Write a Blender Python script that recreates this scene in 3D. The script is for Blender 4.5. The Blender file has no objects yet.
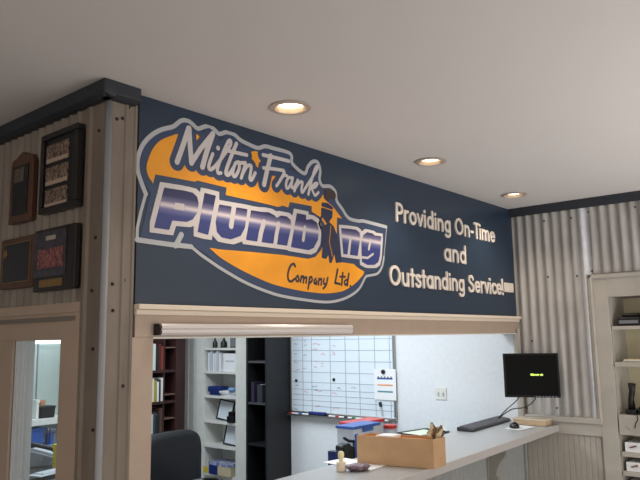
import bpy, bmesh, math, random
import numpy as np
from mathutils import Vector, Matrix
random.seed(7)
PI = math.pi
COL = bpy.context.scene.collection

# ---------------------------------------------------------------- camera model
FPX, YAW, PITCH, ROLL = 670.91, .6996, .145, -.0158
CAM = Vector((-4.4203, -1.9619, 1.65))
F = Vector((math.cos(YAW)*math.cos(PITCH), math.sin(YAW)*math.cos(PITCH), math.sin(PITCH)))
R0 = Vector((math.sin(YAW), -math.cos(YAW), 0))
U0 = R0.cross(F)
RR = R0*math.cos(ROLL) + U0*math.sin(ROLL)
UU = U0*math.cos(ROLL) - R0*math.sin(ROLL)

def bp(px, py, ax, v):
    """point of the plane axis=v seen at a pixel (used to survey the room from the photograph)"""
    d = F + RR*((px-320)/FPX) - UU*((py-240)/FPX)
    t = (v-CAM[ax])/d[ax]
    return CAM + d*t
def sx(px, py, y=0.0):
    p = bp(px, py, 1, y); return (p.x, p.z)
def wy(px, py, x=0.0):
    p = bp(px, py, 0, x); return (p.y, p.z)

cam = bpy.data.cameras.new('camera'); co = bpy.data.objects.new('camera', cam); COL.objects.link(co)
cam.sensor_width = 36; cam.lens = FPX*36/640; cam.clip_start = .05
M = Matrix.Identity(4)
for i in range(3):
    M[i][0] = RR[i]; M[i][1] = UU[i]; M[i][2] = -F[i]; M[i][3] = CAM[i]
co.matrix_world = M
bpy.context.scene.camera = co
vs = bpy.context.scene.view_settings
vs.view_transform = 'Standard'; vs.look = 'None'; vs.exposure = 0; vs.gamma = 1

# ---------------------------------------------------------------- materials
def glass_mat():
    m = bpy.data.materials.new('thin clear glass'); m.use_nodes = True; nt = m.node_tree; nt.nodes.clear()
    o = nt.nodes.new('ShaderNodeOutputMaterial'); mx = nt.nodes.new('ShaderNodeMixShader'); t = nt.nodes.new('ShaderNodeBsdfTransparent'); g = nt.nodes.new('ShaderNodeBsdfGlossy')
    g.inputs['Roughness'].default_value = .03; mx.inputs[0].default_value = .06; t.inputs[0].default_value = (.93, .96, .96, 1)
    nt.links.new(t.outputs[0], mx.inputs[1]); nt.links.new(g.outputs[0], mx.inputs[2]); nt.links.new(mx.outputs[0], o.inputs[0]); return m
def lin(c): return tuple(((v/255)/12.92 if v/255 <= .04045 else ((v/255+.055)/1.055)**2.4) for v in c)
MC = {}
def mat(name, rgb, rough=.6, metal=0, noise=0, nscale=20, emit=0, bump=0, spec=.5, alpha=1, trans=0, rgb2=None, stretch=None):
    if name in MC: return MC[name]
    m = bpy.data.materials.new(name); m.use_nodes = True; nt = m.node_tree; b = nt.nodes['Principled BSDF']
    c = lin(rgb)
    b.inputs['Base Color'].default_value = (*c, 1); b.inputs['Roughness'].default_value = rough
    b.inputs['Metallic'].default_value = metal; b.inputs['Specular IOR Level'].default_value = spec
    if emit:
        b.inputs['Emission Color'].default_value = (*c, 1); b.inputs['Emission Strength'].default_value = emit
    if trans: b.inputs['Transmission Weight'].default_value = trans
    if alpha < 1: b.inputs['Alpha'].default_value = alpha
    if noise or rgb2 or bump:
        tc = nt.nodes.new('ShaderNodeTexCoord'); mp = nt.nodes.new('ShaderNodeMapping')
        nt.links.new(tc.outputs['Object'], mp.inputs[0])
        if stretch: mp.inputs['Scale'].default_value = stretch
        n = nt.nodes.new('ShaderNodeTexNoise'); n.inputs['Scale'].default_value = nscale; n.inputs['Detail'].default_value = 4
        nt.links.new(mp.outputs[0], n.inputs['Vector'])
        if noise or rgb2:
            r = nt.nodes.new('ShaderNodeValToRGB')
            c2 = lin(rgb2) if rgb2 else tuple(min(1, v*(1+noise)) for v in c)
            c1 = c if rgb2 else tuple(v*(1-noise) for v in c)
            r.color_ramp.elements[0].position = .35; r.color_ramp.elements[1].position = .65
            r.color_ramp.elements[0].color = (*c1, 1); r.color_ramp.elements[1].color = (*c2, 1)
            nt.links.new(n.outputs['Fac'], r.inputs[0]); nt.links.new(r.outputs[0], b.inputs['Base Color'])
        if bump:
            bm_ = nt.nodes.new('ShaderNodeBump'); bm_.inputs['Strength'].default_value = bump; bm_.inputs['Distance'].default_value = .004
            nt.links.new(n.outputs['Fac'], bm_.inputs['Height']); nt.links.new(bm_.outputs[0], b.inputs['Normal'])
    MC[name] = m; return m

m_ceil = mat('ceiling paint', (222, 218, 216), .85, noise=.008, nscale=2)
m_floor = mat('grey floor', (150, 146, 142), .6, noise=.1, nscale=4)
m_wallw = mat('office white paint', (226, 229, 232), .8, noise=.02, nscale=30, bump=.25)
m_front = mat('front wall paint', (190, 178, 165), .7, noise=.03)
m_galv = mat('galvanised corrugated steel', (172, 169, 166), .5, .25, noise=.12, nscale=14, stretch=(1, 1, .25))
m_galvd = mat('darker galvanised steel', (132, 124, 114), .6, .1, noise=.16, nscale=12, stretch=(1, 1, .25))  # darker, browner tone than the right wall sheets
m_flash = mat('corner flashing steel', (126, 115, 104), .6, .1, noise=.14, nscale=10, stretch=(1, 1, .3))
m_crown = mat('dark blue painted crown', (42, 46, 54), .55, noise=.12, nscale=30)
m_cream = mat('cream painted trim', (178, 158, 141), .45, noise=.03, nscale=12)
m_lip = mat('cream glossy ledge', (228, 214, 196), .3)  # paler than the casing: brightness from the downlights put into the colour
m_white = mat('white painted wood', (222, 222, 216), .5, noise=.03)
m_offw = mat('aged white painted trim', (180, 175, 166), .5, noise=.05, nscale=8)
m_black = mat('black plastic', (18, 18, 20), .45)
m_blackg = mat('glossy black', (10, 10, 12), .15)
m_blackl = mat('black leather', (15, 16, 20), .6, noise=.2, nscale=60, bump=.4, spec=.3)
m_blackw = mat('black wood veneer', (15, 15, 18), .5, noise=.2, nscale=8, stretch=(1, 1, 6))
m_brown = mat('dark brown wood', (58, 32, 30), .5, noise=.25, nscale=9, stretch=(6, 6, .6))
m_board = mat('navy sign board', (37, 53, 72), .38, noise=.04, nscale=5)
m_navy = mat('logo navy', (50, 66, 96), .4)
m_silver = mat('logo silver line', (176, 178, 182), .4)
m_orange = mat('logo orange', (236, 156, 34), .42, noise=.07, nscale=7)
m_scriptw = mat('logo off white', (200, 194, 193), .42)
m_letter = mat('cream sign letters', (226, 216, 206), .35)
m_steel = mat('brushed steel', (170, 168, 165), .3, .9)
m_count = mat('grey laminate counter', (170, 171, 172), .3, noise=.05, nscale=60)
m_cedge = mat('light counter edge', (186, 183, 180), .3)
m_bead = mat('grey beadboard', (162, 165, 164), .55, noise=.05)
m_corb = mat('grey corbel paint', (158, 156, 148), .6)
m_card = mat('cardboard', (192, 156, 118), .8, noise=.05, nscale=12)
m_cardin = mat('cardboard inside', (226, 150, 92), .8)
m_paper = mat('white paper', (235, 236, 238), .7)
m_kraft = mat('crumpled kraft paper', (150, 118, 88), .8, rgb2=(90, 66, 48), nscale=40)
m_blue = mat('blue plastic', (52, 92, 168), .35)
m_dblue = mat('dark blue plastic', (30, 48, 110), .4)
m_red = mat('red plastic', (190, 44, 38), .35)
m_clear = mat('translucent plastic', (214, 220, 226), .3, alpha=.75)
m_glass = glass_mat()
m_gold = mat('brass plate', (150, 120, 70), .4, .6)
m_wood = mat('plaque wood', (84, 56, 40), .4, noise=.25, nscale=14, stretch=(4, 4, .7))
m_pframe = mat('black picture frame', (24, 21, 20), .35)
m_plate = mat('black plaque plate', (16, 18, 26), .3)
m_lwood = mat('light wood', (196, 168, 136), .6, noise=.08)
m_screw = mat('dark screw head', (48, 38, 32), .5, .5)
m_tan = mat('tan papers', (196, 182, 150), .8)
m_shelfback = mat('cream niche back', (206, 198, 168), .7)
m_grey = mat('mid grey plastic', (120, 122, 126), .45)
m_lgrey = mat('light grey plastic', (190, 194, 200), .45)
m_yellow = mat('yellow plastic', (214, 190, 50), .5)
m_green = mat('pale green wall', (172, 184, 178), .7)

# ---------------------------------------------------------------- mesh helpers
def sub(a, b): return [x-y for x, y in zip(a, b)]
class MB:
    def __init__(s): s.v = []; s.f = []
    def box(s, x0, x1, y0, y1, z0, z1):
        if x0 > x1: x0, x1 = x1, x0
        if y0 > y1: y0, y1 = y1, y0
        if z0 > z1: z0, z1 = z1, z0
        n = len(s.v)
        s.v += [(x, y, z) for z in (z0, z1) for y in (y0, y1) for x in (x0, x1)]
        s.f += [[n+i for i in q] for q in ((0, 2, 3, 1), (4, 5, 7, 6), (0, 1, 5, 4), (2, 6, 7, 3), (0, 4, 6, 2), (1, 3, 7, 5))]
        return s
    def prism(s, poly, fn, d0, d1):
        """poly: 2D points, fn(a,b,d) -> xyz, extruded from d0 to d1"""
        n = len(s.v); k = len(poly)
        s.v += [fn(a, b, d0) for a, b in poly] + [fn(a, b, d1) for a, b in poly]
        s.f += [[n+i for i in range(k)], [n+k+i for i in reversed(range(k))]]
        s.f += [[n+i, n+k+i, n+k+(i+1) % k, n+(i+1) % k] for i in range(k)]
        return s
    def tube(s, pts, r, seg=8, cap=True):
        pts = [Vector(p) for p in pts]; n0 = len(s.v); rs = r if isinstance(r, (list, tuple)) else [r]*len(pts)
        for i, p in enumerate(pts):
            t = (pts[min(i+1, len(pts)-1)]-pts[max(i-1, 0)]).normalized()
            a = Vector((0, 0, 1)) if abs(t.z) < .9 else Vector((1, 0, 0))
            u = t.cross(a).normalized(); w = t.cross(u)
            s.v += [tuple(p+(u*math.cos(2*PI*k/seg)+w*math.sin(2*PI*k/seg))*rs[i]) for k in range(seg)]
        for i in range(len(pts)-1):
            for k in range(seg):
                a = n0+i*seg+k; b = n0+i*seg+(k+1) % seg
                s.f.append([a, b, b+seg, a+seg])
        if cap:
            s.f.append([n0+k for k in reversed(range(seg))]); s.f.append([n0+(len(pts)-1)*seg+k for k in range(seg)])
        return s
    def lathe(s, prof, c, seg=24, axis='z', capb=True, capt=True):
        n0 = len(s.v); c = Vector(c)
        for r, h in prof:
            for k in range(seg):
                a = 2*PI*k/seg; q = (r*math.cos(a), r*math.sin(a), h)
                if axis == 'x': q = (q[2], q[0], q[1])
                if axis == 'y': q = (q[0], q[2], q[1])
                s.v.append(tuple(c+Vector(q)))
        for i in range(len(prof)-1):
            for k in range(seg):
                a = n0+i*seg+k; b = n0+i*seg+(k+1) % seg
                s.f.append([a, b, b+seg, a+seg])
        if capb: s.f.append([n0+k for k in reversed(range(seg))])
        if capt: s.f.append([n0+(len(prof)-1)*seg+k for k in range(seg)])
        return s
    def tf(s, M):
        s.v = [tuple(M @ Vector(p)) for p in s.v]; return s

def obj(name, mb, m, parent=None, bevel=0, smooth=False, label=None, local=False, kind=None):
    me = bpy.data.meshes.new(name); me.from_pydata([tuple(v) for v in mb.v], [], mb.f); me.validate()
    bm = bmesh.new(); bm.from_mesh(me); bmesh.ops.recalc_face_normals(bm, faces=bm.faces); bm.to_mesh(me); bm.free()
    me.materials.append(m)
    if smooth:
        for p in me.polygons: p.use_smooth = True
        if smooth == 2:
            me.set_sharp_from_angle(angle=math.radians(38))
    o = bpy.data.objects.new(name, me); COL.objects.link(o)
    if parent:
        o.parent = parent
        if not local:
            r = parent
            while r.parent: r = r.parent
            if parent is r: o.matrix_parent_inverse = Matrix.Translation(-Vector(r.location))
    if bevel:
        md = o.modifiers.new('bevel', 'BEVEL'); md.width = bevel; md.segments = 2; md.limit_method = 'ANGLE'
    if label: o['label'] = label
    if kind: o['kind'] = kind
    return o
def thing(name, label, cat, loc=(0, 0, 0), rz=0, group=None):
    o = bpy.data.objects.new(name, None); COL.objects.link(o); o.empty_display_size = .05
    o.location = loc; o.rotation_euler = (0, 0, rz); o['label'] = label; o['category'] = cat
    if group: o['group'] = group
    return o
def tag(o, label, cat, group=None):
    o['label'] = label; o['category'] = cat
    if group: o['group'] = group
    return o
def struct(name, mb, m, parent=None, **k):
    return obj(name, mb, m, parent, kind=None if parent else 'structure', **k)
def dup(root, loc, label=None, rz=None):
    r = root.copy(); COL.objects.link(r); r.location = loc
    if rz is not None: r.rotation_euler = (0, 0, rz)
    if label: r['label'] = label
    for ch in root.children:
        c = ch.copy(); COL.objects.link(c); c.parent = r
        for g in ch.children:
            d = g.copy(); COL.objects.link(d); d.parent = c
    return r

# ---------------------------------------------------------------- the room shell
ZC = 2.52
struct('floor', MB().box(-8.5, .4, -6.5, 4.6, -.1, 0), m_floor)
ceil = struct('ceiling', MB().box(-8.5, .4, -6.5, 4.6, ZC, ZC+.1), m_ceil)
LAMPS = [bp(290.5, 107, 2, ZC), bp(430.5, 161, 2, ZC), bp(514, 194.5, 2, ZC)]
cut_mb = MB()
for q_ in LAMPS: cut_mb.lathe([(.0575, ZC-.05), (.0575, ZC+.075)], (q_.x, q_.y, 0), 40)
cutter = obj('cutter', cut_mb, m_ceil)
bo_ = ceil.modifiers.new('holes', 'BOOLEAN'); bo_.operation = 'DIFFERENCE'; bo_.object = cutter; bo_.solver = 'EXACT'
dg = bpy.context.evaluated_depsgraph_get(); nm = bpy.data.meshes.new_from_object(ceil.evaluated_get(dg))
ceil.modifiers.clear(); ceil.data = nm; bpy.data.objects.remove(cutter)
struct('wall_back', MB().box(-8.5, .4, 3.6, 3.75, 0, ZC), m_wallw)
struct('wall_far_left', MB().box(-8.5, -8.35, -6.5, 3.6, 0, ZC), m_front)

# front wall (the sign wall) around the service opening
XL, XR = -3.0, -.045          # opening
ZO, ZS = 1.662, 1.768         # opening top, bottom of sign
w = MB()
w.box(-3.19, XL-.01, .012, .13, 0, ZC); w.box(XL-.01, -.001, .012, .13, ZO+.01, ZC)
w.box(XL-.01, -.001, .012, .13, 0, 1.03)
struct('wall_front', w, m_front)
# cream casing round the opening
c = MB()
c.box(-3.076, 0-.002, -.006, .012, ZO, ZS-.012)     # header
c.box(-3.09, XL, -.006, .012, 1.07, ZO)
t = struct('trim_1', c, m_cream, bevel=.002)
struct('reveal', MB().box(XL, -.045, -.004, .13, ZO-.006, ZO+.008), m_white, t)
struct('ledge', MB().box(-3.08, -.002, -.034, .0, ZS-.012, ZS+.006).box(-3.08, -.002, -.02, .0, ZS-.03, ZS-.012), m_lip, t, bevel=.003)
jr = MB().box(-.045, -.003, -.012, .012, 1.075, ZO+.0).box(-.042, -.012, -.022, -.012, 1.075, ZO+.03)
struct('corner_post', jr, m_offw, t, bevel=.002)
struct('jamb', MB().box(XL-.012, XL+.0, .012, .13, 1.07, ZO), m_white, t)

def corrugated(u0, u1, z0, z1, fn, amp=.008, pitch=.062, step=12, pw=.75):
    mb = MB(); n = max(2, int((u1-u0)/pitch*step)); prev = None
    for i in range(n+1):
        u = u0+(u1-u0)*i/n
        s_ = math.sin(2*PI*u/pitch); h = amp*(abs(s_)**pw)*(1 if s_ > 0 else -1)
        a = len(mb.v); mb.v += [fn(u, z0, h), fn(u, z1, h)]
        if prev is not None: mb.f.append([prev, a, a+1, prev+1])
        prev = a
    return mb

# right wall: structure with two recessed bookcases
NY0, NY1 = -.614, -1.62       # niche in the front room
OY0, OY1 = 2.81, 3.275        # niche in the office
w = MB()
w.box(.012, .40, NY0, .012, 0, ZC)
w.box(.012, .40, -6.5, NY1, 0, ZC); w.box(.012, .40, NY1, NY0, 1.88, ZC); w.box(.30, .40, NY1, NY0, 0, 1.88)
wr = struct('wall_right', w, m_front)
w = MB()
w.box(.0, .40, .0125, OY0, 0, ZC); w.box(.0, .40, OY1, 3.6, 0, ZC); w.box(.0, .40, OY0, OY1, 2.0, ZC); w.box(.25, .40, OY0, OY1, 0, 2.0)
struct('wall_office_right', w, m_wallw)
g = struct('steel_cladding', corrugated(-.515, -.002, 1.12, ZC-.005, lambda u, z, h: (-.001-h, u, z)), m_galv, wr, smooth=True)
g = struct('steel_cladding', corrugated(-2.6, -.515, 2.03, ZC-.005, lambda u, z, h: (-.001-h, u, z)), m_galv, wr, smooth=True)
struct('steel_cladding', corrugated(-.53, -.46, 1.12, ZC-.006, lambda u, z, h: (-.0035-h, u, z)), mat('newer galvanised steel', (212, 214, 218), .35, .4, noise=.06), wr, smooth=True)
# screws in the right cladding
def screw(x, y, z, ax, parent):
    d = (-1, 0, 0) if ax == 'x' else (0, -1, 0)
    mb = MB().lathe([(.0062, 0), (.0062, -.003), (.004, -.006)], (x, y, z), 8, ax)
    obj('screw', mb, m_screw, parent)
for px, py in [(544, 221), (571, 218), (588, 212), (635, 207), (548, 277), (577, 276), (592, 271), (527, 408), (557, 408), (532, 341)]:
    y_, z_ = wy(px, py, -.01); screw(-.008, y_, z_, 'x', wr)
# wainscot under the chair rail
def bead(u0, u1, z0, z1, fn, pitch=.035, depth=.005):
    mb = MB(); u = u0; pts = []
    while u < u1-.001:
        e = min(u+pitch, u1); pts += [(u, -depth), (u+.004, 0), (e-.004, 0)]; u = e
    pts.append((u1, -depth)); prev = None
    for a_, h in pts:
        k = len(mb.v); mb.v += [fn(a_, z0, h), fn(a_, z1, h)]
        if prev is not None: mb.f.append([prev, k, k+1, prev+1])
        prev = k
    return mb
struct('beadboard', bead(-.505, 0, 0, 1.02, lambda u, z, h: (.004-h, u, z)), m_offw, wr)
r = MB().box(-.012, .012, -.53, -.0, 1.015, 1.09).box(-.03, .012, -.53, -.0, 1.09, 1.125)
struct('trim_2', r, m_offw, bevel=.004)

# crown
cr = MB()
cr.prism([(-.002, ZC), (-.045, ZC), (-.045, ZC-.012), (-.03, ZC-.03), (-.012, ZC-.055), (-.002, ZC-.055)], lambda a, b, d: (a, d, b), -2.6, -.002)
crw = struct('trim_3', cr, m_crown)
cr = MB()
cr.prism([(-3.2, ZC), (-3.247, ZC), (-3.247, ZC-.045), (-3.225, ZC-.055), (-3.2, ZC-.055)], lambda a, b, d: (a, d, b), -.0493, 3.6)
cr.prism([(0.01, ZC), (-.05, ZC), (-.05, ZC-.045), (-.03, ZC-.055), (.01, ZC-.055)], lambda a, b, d: (d, a, b), -3.2462, -3.102)
struct('trim_4', cr, m_crown, bevel=.003)

# left wall with its slim office window
LX = -3.19
WY0, WY1, WZ1, WZ0 = .243, .60, 1.657, .75
w = MB()
w.box(LX+.013, LX+.07, .13, WY0, 0, ZC); w.box(LX+.013, LX+.07, WY1, 3.6, 0, ZC)
w.box(LX+.013, LX+.07, WY0, WY1, WZ1, ZC); w.box(LX+.013, LX+.07, WY0, WY1, 0, WZ0)
wl = struct('wall_left', w, m_wallw)
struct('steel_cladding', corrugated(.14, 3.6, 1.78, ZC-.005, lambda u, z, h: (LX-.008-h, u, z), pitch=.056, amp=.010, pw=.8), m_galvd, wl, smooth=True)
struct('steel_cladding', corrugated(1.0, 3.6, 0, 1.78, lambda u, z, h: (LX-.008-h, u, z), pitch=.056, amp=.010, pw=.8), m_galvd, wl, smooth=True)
# corner flashing: one folded strip seen edge on, with ridges
P = [(-3.188, .168), (-3.200, .164), (-3.200, .128), (-3.207, .121), (-3.207, .102), (-3.199, .094), (-3.199, .012),
     (-3.188, -.003), (-3.137, -.003), (-3.133, -.009), (-3.124, -.009), (-3.120, -.003), (-3.099, -.003), (-3.095, -.008), (-3.087, -.008), (-3.084, .011)]
mb = MB()
for i, (a, b) in enumerate(P):
    mb.v += [(a, b, 0), (a, b, ZC-.05)]
    if i: mb.f.append([2*i-2, 2*i, 2*i+1, 2*i-1])
fl = struct('trim_5', mb, m_flash)
hl = MB().prism([(-3.2005, .015), (-3.2015, .008), (-3.192, -.005), (-3.184, -.0045), (-3.186, .002)], lambda a, b, d: (a, b, d), 0, ZC-.055)  # edge highlight of the flashing corner, put in as a paler strip
struct('corner_highlight', hl, mat('corner highlight steel', (158, 160, 164), .6, .2), fl, smooth=True)
for px, py in [(117, 119), (122.5, 118.3), (129, 107), (112.5, 284), (124, 280), (113, 310.5), (123, 386)]:
    p = bp(px, py, 1, -.004); screw(p.x, -.002, p.z, 'y', fl)
for px, py in [(99, 130.6), (95.7, 237.5), (91.9, 290.6), (93, 349), (93, 430)]:
    p = bp(px, py, 0, -3.2); screw(-3.198, p.y, p.z, 'x', fl)

# window in the left wall
w = MB()
xa, xb = LX-.012, LX-.001
w.box(xa, xb, .168, WY0, 0.6, 1.778); w.box(xa, xb, WY1, .72, .6, WZ1); w.box(xa, xb, WY0, .98, WZ1, 1.778)
w.box(xa, xb, .83, .98, .6, WZ1)
w.box(xa-.006, xa, .126, .98, 1.75, 1.785); w.box(xa-.004, xa, .126, WY0, .6, 1.75)
wn = struct('window_1', w, m_cream, bevel=.002)
struct('sash', MB().box(LX-.0005, LX+.074, WY1-.006, WY1-.0005, WZ0, WZ1).box(LX+.006, LX+.012, WY1-.012, WY1-.006, WZ0, WZ1).box(LX+.034, LX+.04, WY1-.012, WY1-.006, WZ0, WZ1).box(LX, LX+.074, WY0, WY0+.004, WZ0, WZ1), mat('office side paint', (206, 210, 214), .6), wn)
struct('pane', MB().box(LX+.05, LX+.053, WY0+.004, WY1-.006, WZ0, WZ1), m_glass, wn)
struct('track', MB().box(xa-.007, xa-.004, .15, .98, 1.722, 1.738), mat('grey track', (120, 112, 104), .5), wn)
struct('side_panel', MB().box(xa+.012, xb, .72, .83, .6, WZ1), m_cream, wn)

# ---------------------------------------------------------------- downlights
def downlight(x, y, label):
    t = thing('recessed_downlight', label, 'ceiling light', (x, y, ZC), group='recessed downlights above the sign')
    obj('trim_ring', MB().lathe([(.058, -.001), (.07, -.001), (.078, -.0035), (.078, -.006), (.060, -.008), (.056, -.004)], (0, 0, 0), 40, capb=False, capt=False), mat('bronze white ring', (206, 192, 178), .35, .3), t, smooth=2, local=True)
    obj('reflector', MB().lathe([(.0572, -.004), (.0565, .004), (.0545, .016), (.052, .022)], (0, 0, 0), 40, capb=False, capt=False), mat('bronze baffle', (120, 104, 88), .3, .8), t, smooth=True, local=True)
    obj('bulb', MB().lathe([(.0505, .020), (.048, .011), (.036, .006), (.012, .004)], (0, 0, 0), 32, capb=False), mat('lit bulb face', (255, 240, 214), .4, emit=9), t, smooth=True, local=True)
    l = bpy.data.lights.new('downlight_lamp', 'SPOT'); l.energy = 11; l.color = (1, .85, .68); l.spot_size = math.radians(128); l.spot_blend = .75; l.shadow_soft_size = .04
    lo = bpy.data.objects.new('downlight_lamp', l); COL.objects.link(lo); lo.parent = t; lo.location = (0, 0, -.03)
    return t
for px, py, lb in [(290.5, 107, 'largest recessed downlight, nearest the left corner, above the orange logo'), (430.5, 161, 'middle recessed downlight in the ceiling above the sign'), (514, 194.5, 'smallest recessed downlight, nearest the right wall crown')]:
    p = bp(px, py, 2, ZC); downlight(p.x, p.y, lb)

# ---------------------------------------------------------------- signed distance shapes -> flat cut-out meshes
def catmull(pts, n=6):
    out = []; P_ = [pts[0]]+list(pts)+[pts[-1]]
    for i in range(1, len(P_)-2):
        p0, p1, p2, p3 = P_[i-1:i+3]
        for k in range(n):
            t_ = k/n
            out.append(tuple(.5*((2*b)+(-a+c_)*t_+(2*a-5*b+4*c_-d)*t_*t_+(-a+3*b-3*c_+d)*t_**3) for a, b, c_, d in zip(p0, p1, p2, p3)))
    out.append(tuple(pts[-1])); return out
class Grid:
    def __init__(s, x0, x1, z0, z1, st):
        s.x0, s.z0, s.st = x0, z0, st
        s.xs = np.arange(x0, x1+st, st); s.zs = np.arange(z0, z1+st, st)
        s.X, s.Z = np.meshgrid(s.xs, s.zs, indexing='ij')
    def seg(s, a, b):
        ax, az = a; bx, bz = b; dx, dz = bx-ax, bz-az; L = dx*dx+dz*dz+1e-12
        t_ = np.clip(((s.X-ax)*dx+(s.Z-az)*dz)/L, 0, 1)
        return np.hypot(s.X-ax-t_*dx, s.Z-az-t_*dz)
    def strokes(s, lines):
        D = np.full(s.X.shape, 9.)
        for pts, hw in lines:
            if len(pts) == 1: D = np.minimum(D, np.hypot(s.X-pts[0][0], s.Z-pts[0][1])-hw)
            for a, b in zip(pts, pts[1:]): D = np.minimum(D, s.seg(a, b)-hw)
        return D
    def poly(s, pts):
        D = np.full(s.X.shape, 9.); ins = np.zeros(s.X.shape, bool)
        for a, b in zip(pts, pts[1:]+pts[:1]):
            D = np.minimum(D, s.seg(a, b))
            (ax, az), (bx, bz) = a, b
            if az != bz:
                c_ = ((az > s.Z) != (bz > s.Z)) & (s.X < (bx-ax)*(s.Z-az)/(bz-az)+ax); ins ^= c_
        return np.where(ins, -D, D)
    def mesh(s, D, y, th):
        mb = MB(); st = s.st; vid = {}
        def V(x, z, yy=y):
            k = (round(x, 6), round(z, 6), round(yy, 6))
            if k not in vid: vid[k] = len(mb.v); mb.v.append((x, yy, z))
            return vid[k]
        inside = D < 0
        full = inside[:-1, :-1] & inside[1:, :-1] & inside[:-1, 1:] & inside[1:, 1:]
        anyi = (inside[:-1, :-1] | inside[1:, :-1] | inside[:-1, 1:] | inside[1:, 1:]) & ~full
        for j in range(full.shape[1]):
            i = 0; row = full[:, j]; z0 = s.zs[j]; z1 = z0+st
            idx = np.flatnonzero(np.diff(np.concatenate(([0], row.astype(int), [0]))))
            for a, b in zip(idx[::2], idx[1::2]):
                xa_, xb_ = s.xs[a], s.xs[a]+st*(b-a)
                mb.f.append([V(xa_, z0), V(xb_, z0), V(xb_, z1), V(xa_, z1)])
        for i, j in zip(*np.nonzero(anyi)):
            x0, z0 = s.xs[i], s.zs[j]
            cs = [(x0, z0, D[i, j]), (x0+st, z0, D[i+1, j]), (x0+st, z0+st, D[i+1, j+1]), (x0, z0+st, D[i, j+1])]
            out = []
            for k in range(4):
                a, b = cs[k], cs[(k+1) % 4]
                if a[2] < 0: out.append((a[0], a[1], 0))
                if (a[2] < 0) != (b[2] < 0):
                    t_ = a[2]/(a[2]-b[2]); out.append((a[0]+(b[0]-a[0])*t_, a[1]+(b[1]-a[1])*t_, 1 if a[2] < 0 else 2))
            if len(out) < 3: continue
            mb.f.append([V(p[0], p[1]) for p in out])
            for k in range(len(out)):
                p, q = out[k], out[(k+1) % len(out)]
                if p[2] == 1 and q[2] == 2:
                    mb.f.append([V(p[0], p[1]), V(q[0], q[1]), V(q[0], q[1], y+th), V(p[0], p[1], y+th)])
        mb.f = [f for f in mb.f if len(set(f)) >= 3]
        return mb

def cheb(D, r, st):
    n = int(round(r/st)); A = D.copy()
    for ax in (0, 1):
        B_ = A.copy()
        for k in range(1, n+1):
            for sg in (1, -1):
                C_ = np.full(A.shape, 9.)
                sl1 = [slice(None)]*2; sl2 = [slice(None)]*2
                sl1[ax] = slice(k, None) if sg > 0 else slice(None, -k); sl2[ax] = slice(None, -k) if sg > 0 else slice(k, None)
                C_[tuple(sl1)] = A[tuple(sl2)]; B_ = np.minimum(B_, C_)
        A = B_
    return A
# ---------------------------------------------------------------- the sign
sign = thing('sign_board', 'long navy blue sign board with orange logo and cream raised letters along the ceiling', 'sign', (-1.54, .005, ZS))
obj('board_panel', MB().box(-3.074, -.004, .0, .0115, ZS+.006, ZC-.001), m_board, sign)
def S(pts): return [sx(*p) for p in pts]
G = Grid(-3.09, -1.53, 1.78, 2.48, .003)
plum_back = G.poly(S([(155, 174.4), (194.8, 181.8), (197, 180.6), (226.5, 187.7), (225.3, 195), (262, 203), (271, 205.2), (277.8, 207), (282.5, 205.6), (288, 207.5), (289.5, 202), (311.4, 206.2), (311.4, 211.5), (319, 216.5), (324, 223), (325, 235), (321, 250), (315, 257), (307.5, 258.8), (282.5, 255), (251, 252), (220, 249.5), (191.7, 245), (139.6, 238.6)]))
ng_back = G.poly(S([(336.7, 217.3), (349.8, 221), (357, 222.4), (360.7, 224), (364.4, 222.4), (373, 224), (386.2, 228.2), (383.3, 259.6), (381, 266.9), (374.6, 272), (364.4, 272), (356.3, 266.9), (353.4, 264), (336, 261.5)]))
orange = G.poly(catmull(S([(175, 134.5), (161, 140), (152.5, 149), (147.8, 160), (146.2, 168), (148, 176), (153, 184), (165, 205), (187, 232), (209, 248), (220, 257.5), (239, 269), (262.5, 280.3), (278, 285.8), (300, 290.7), (314, 292.6), (327, 293.4), (342, 291.2), (353, 285), (360.6, 277.5), (364, 270), (360, 250), (349, 228), (341, 217), (330, 203), (318, 191), (300, 181), (280, 172), (266, 160), (258, 152), (250, 152), (240, 158), (215, 150), (202, 140), (196, 134), (186, 133), (175, 134.5)]), 4)[:-1])
H = .0115
scr = []
def st(pts, hw=H, curve=True): scr.append((catmull(S(pts), 6) if curve and len(pts) > 2 else S(pts), hw))
st([(176.6, 162), (183, 144), (188.2, 128.5)], .012); st([(188.6, 128.5), (189.6, 146), (191, 163)], .012, False)
st([(191, 163), (200, 149), (212.2, 134)], .011, False); st([(212.4, 134), (206.5, 151), (202, 167)], .0125)
st([(212.3, 154), (209, 163), (208.3, 168), (210.5, 169.6), (214, 167)], .0085); st([(217.6, 148.2)], .0105)
st([(214, 167), (222, 157), (229.6, 146), (230.3, 141.3), (227.8, 141.5), (222.5, 153), (217.3, 168), (217.6, 173), (220.5, 173)], .008)
st([(236, 143.8), (230.5, 157), (225.6, 171), (226.5, 174.8), (229.5, 173.5), (233, 168)], .0095)
st([(226, 150.4), (236, 152.8), (246.4, 155.2)], .0085)
st([(238.5, 162.3), (235, 163.5), (232.5, 171), (233, 176), (235.5, 175.5), (238.7, 168.5), (238.5, 162.3)], .0085)
st([(238.5, 163), (243, 163), (245, 163.5), (242.8, 171), (240.8, 178)], .0085); st([(241.5, 175), (246.5, 166.5), (250.5, 166), (250.2, 172), (249.2, 178.5), (251.3, 179.8), (254.8, 173)], .0085)
st([(270.2, 156), (266.8, 170), (263.6, 184.5)], .0125); st([(262.6, 155), (275, 157.8), (288.5, 161.2)], .009); st([(263, 168), (273, 169), (283, 170.6)], .0085)
st([(284, 172.3), (280, 180), (276, 186)], .008); st([(279.6, 180), (283.5, 175.5), (286.5, 176)], .008)
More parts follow.
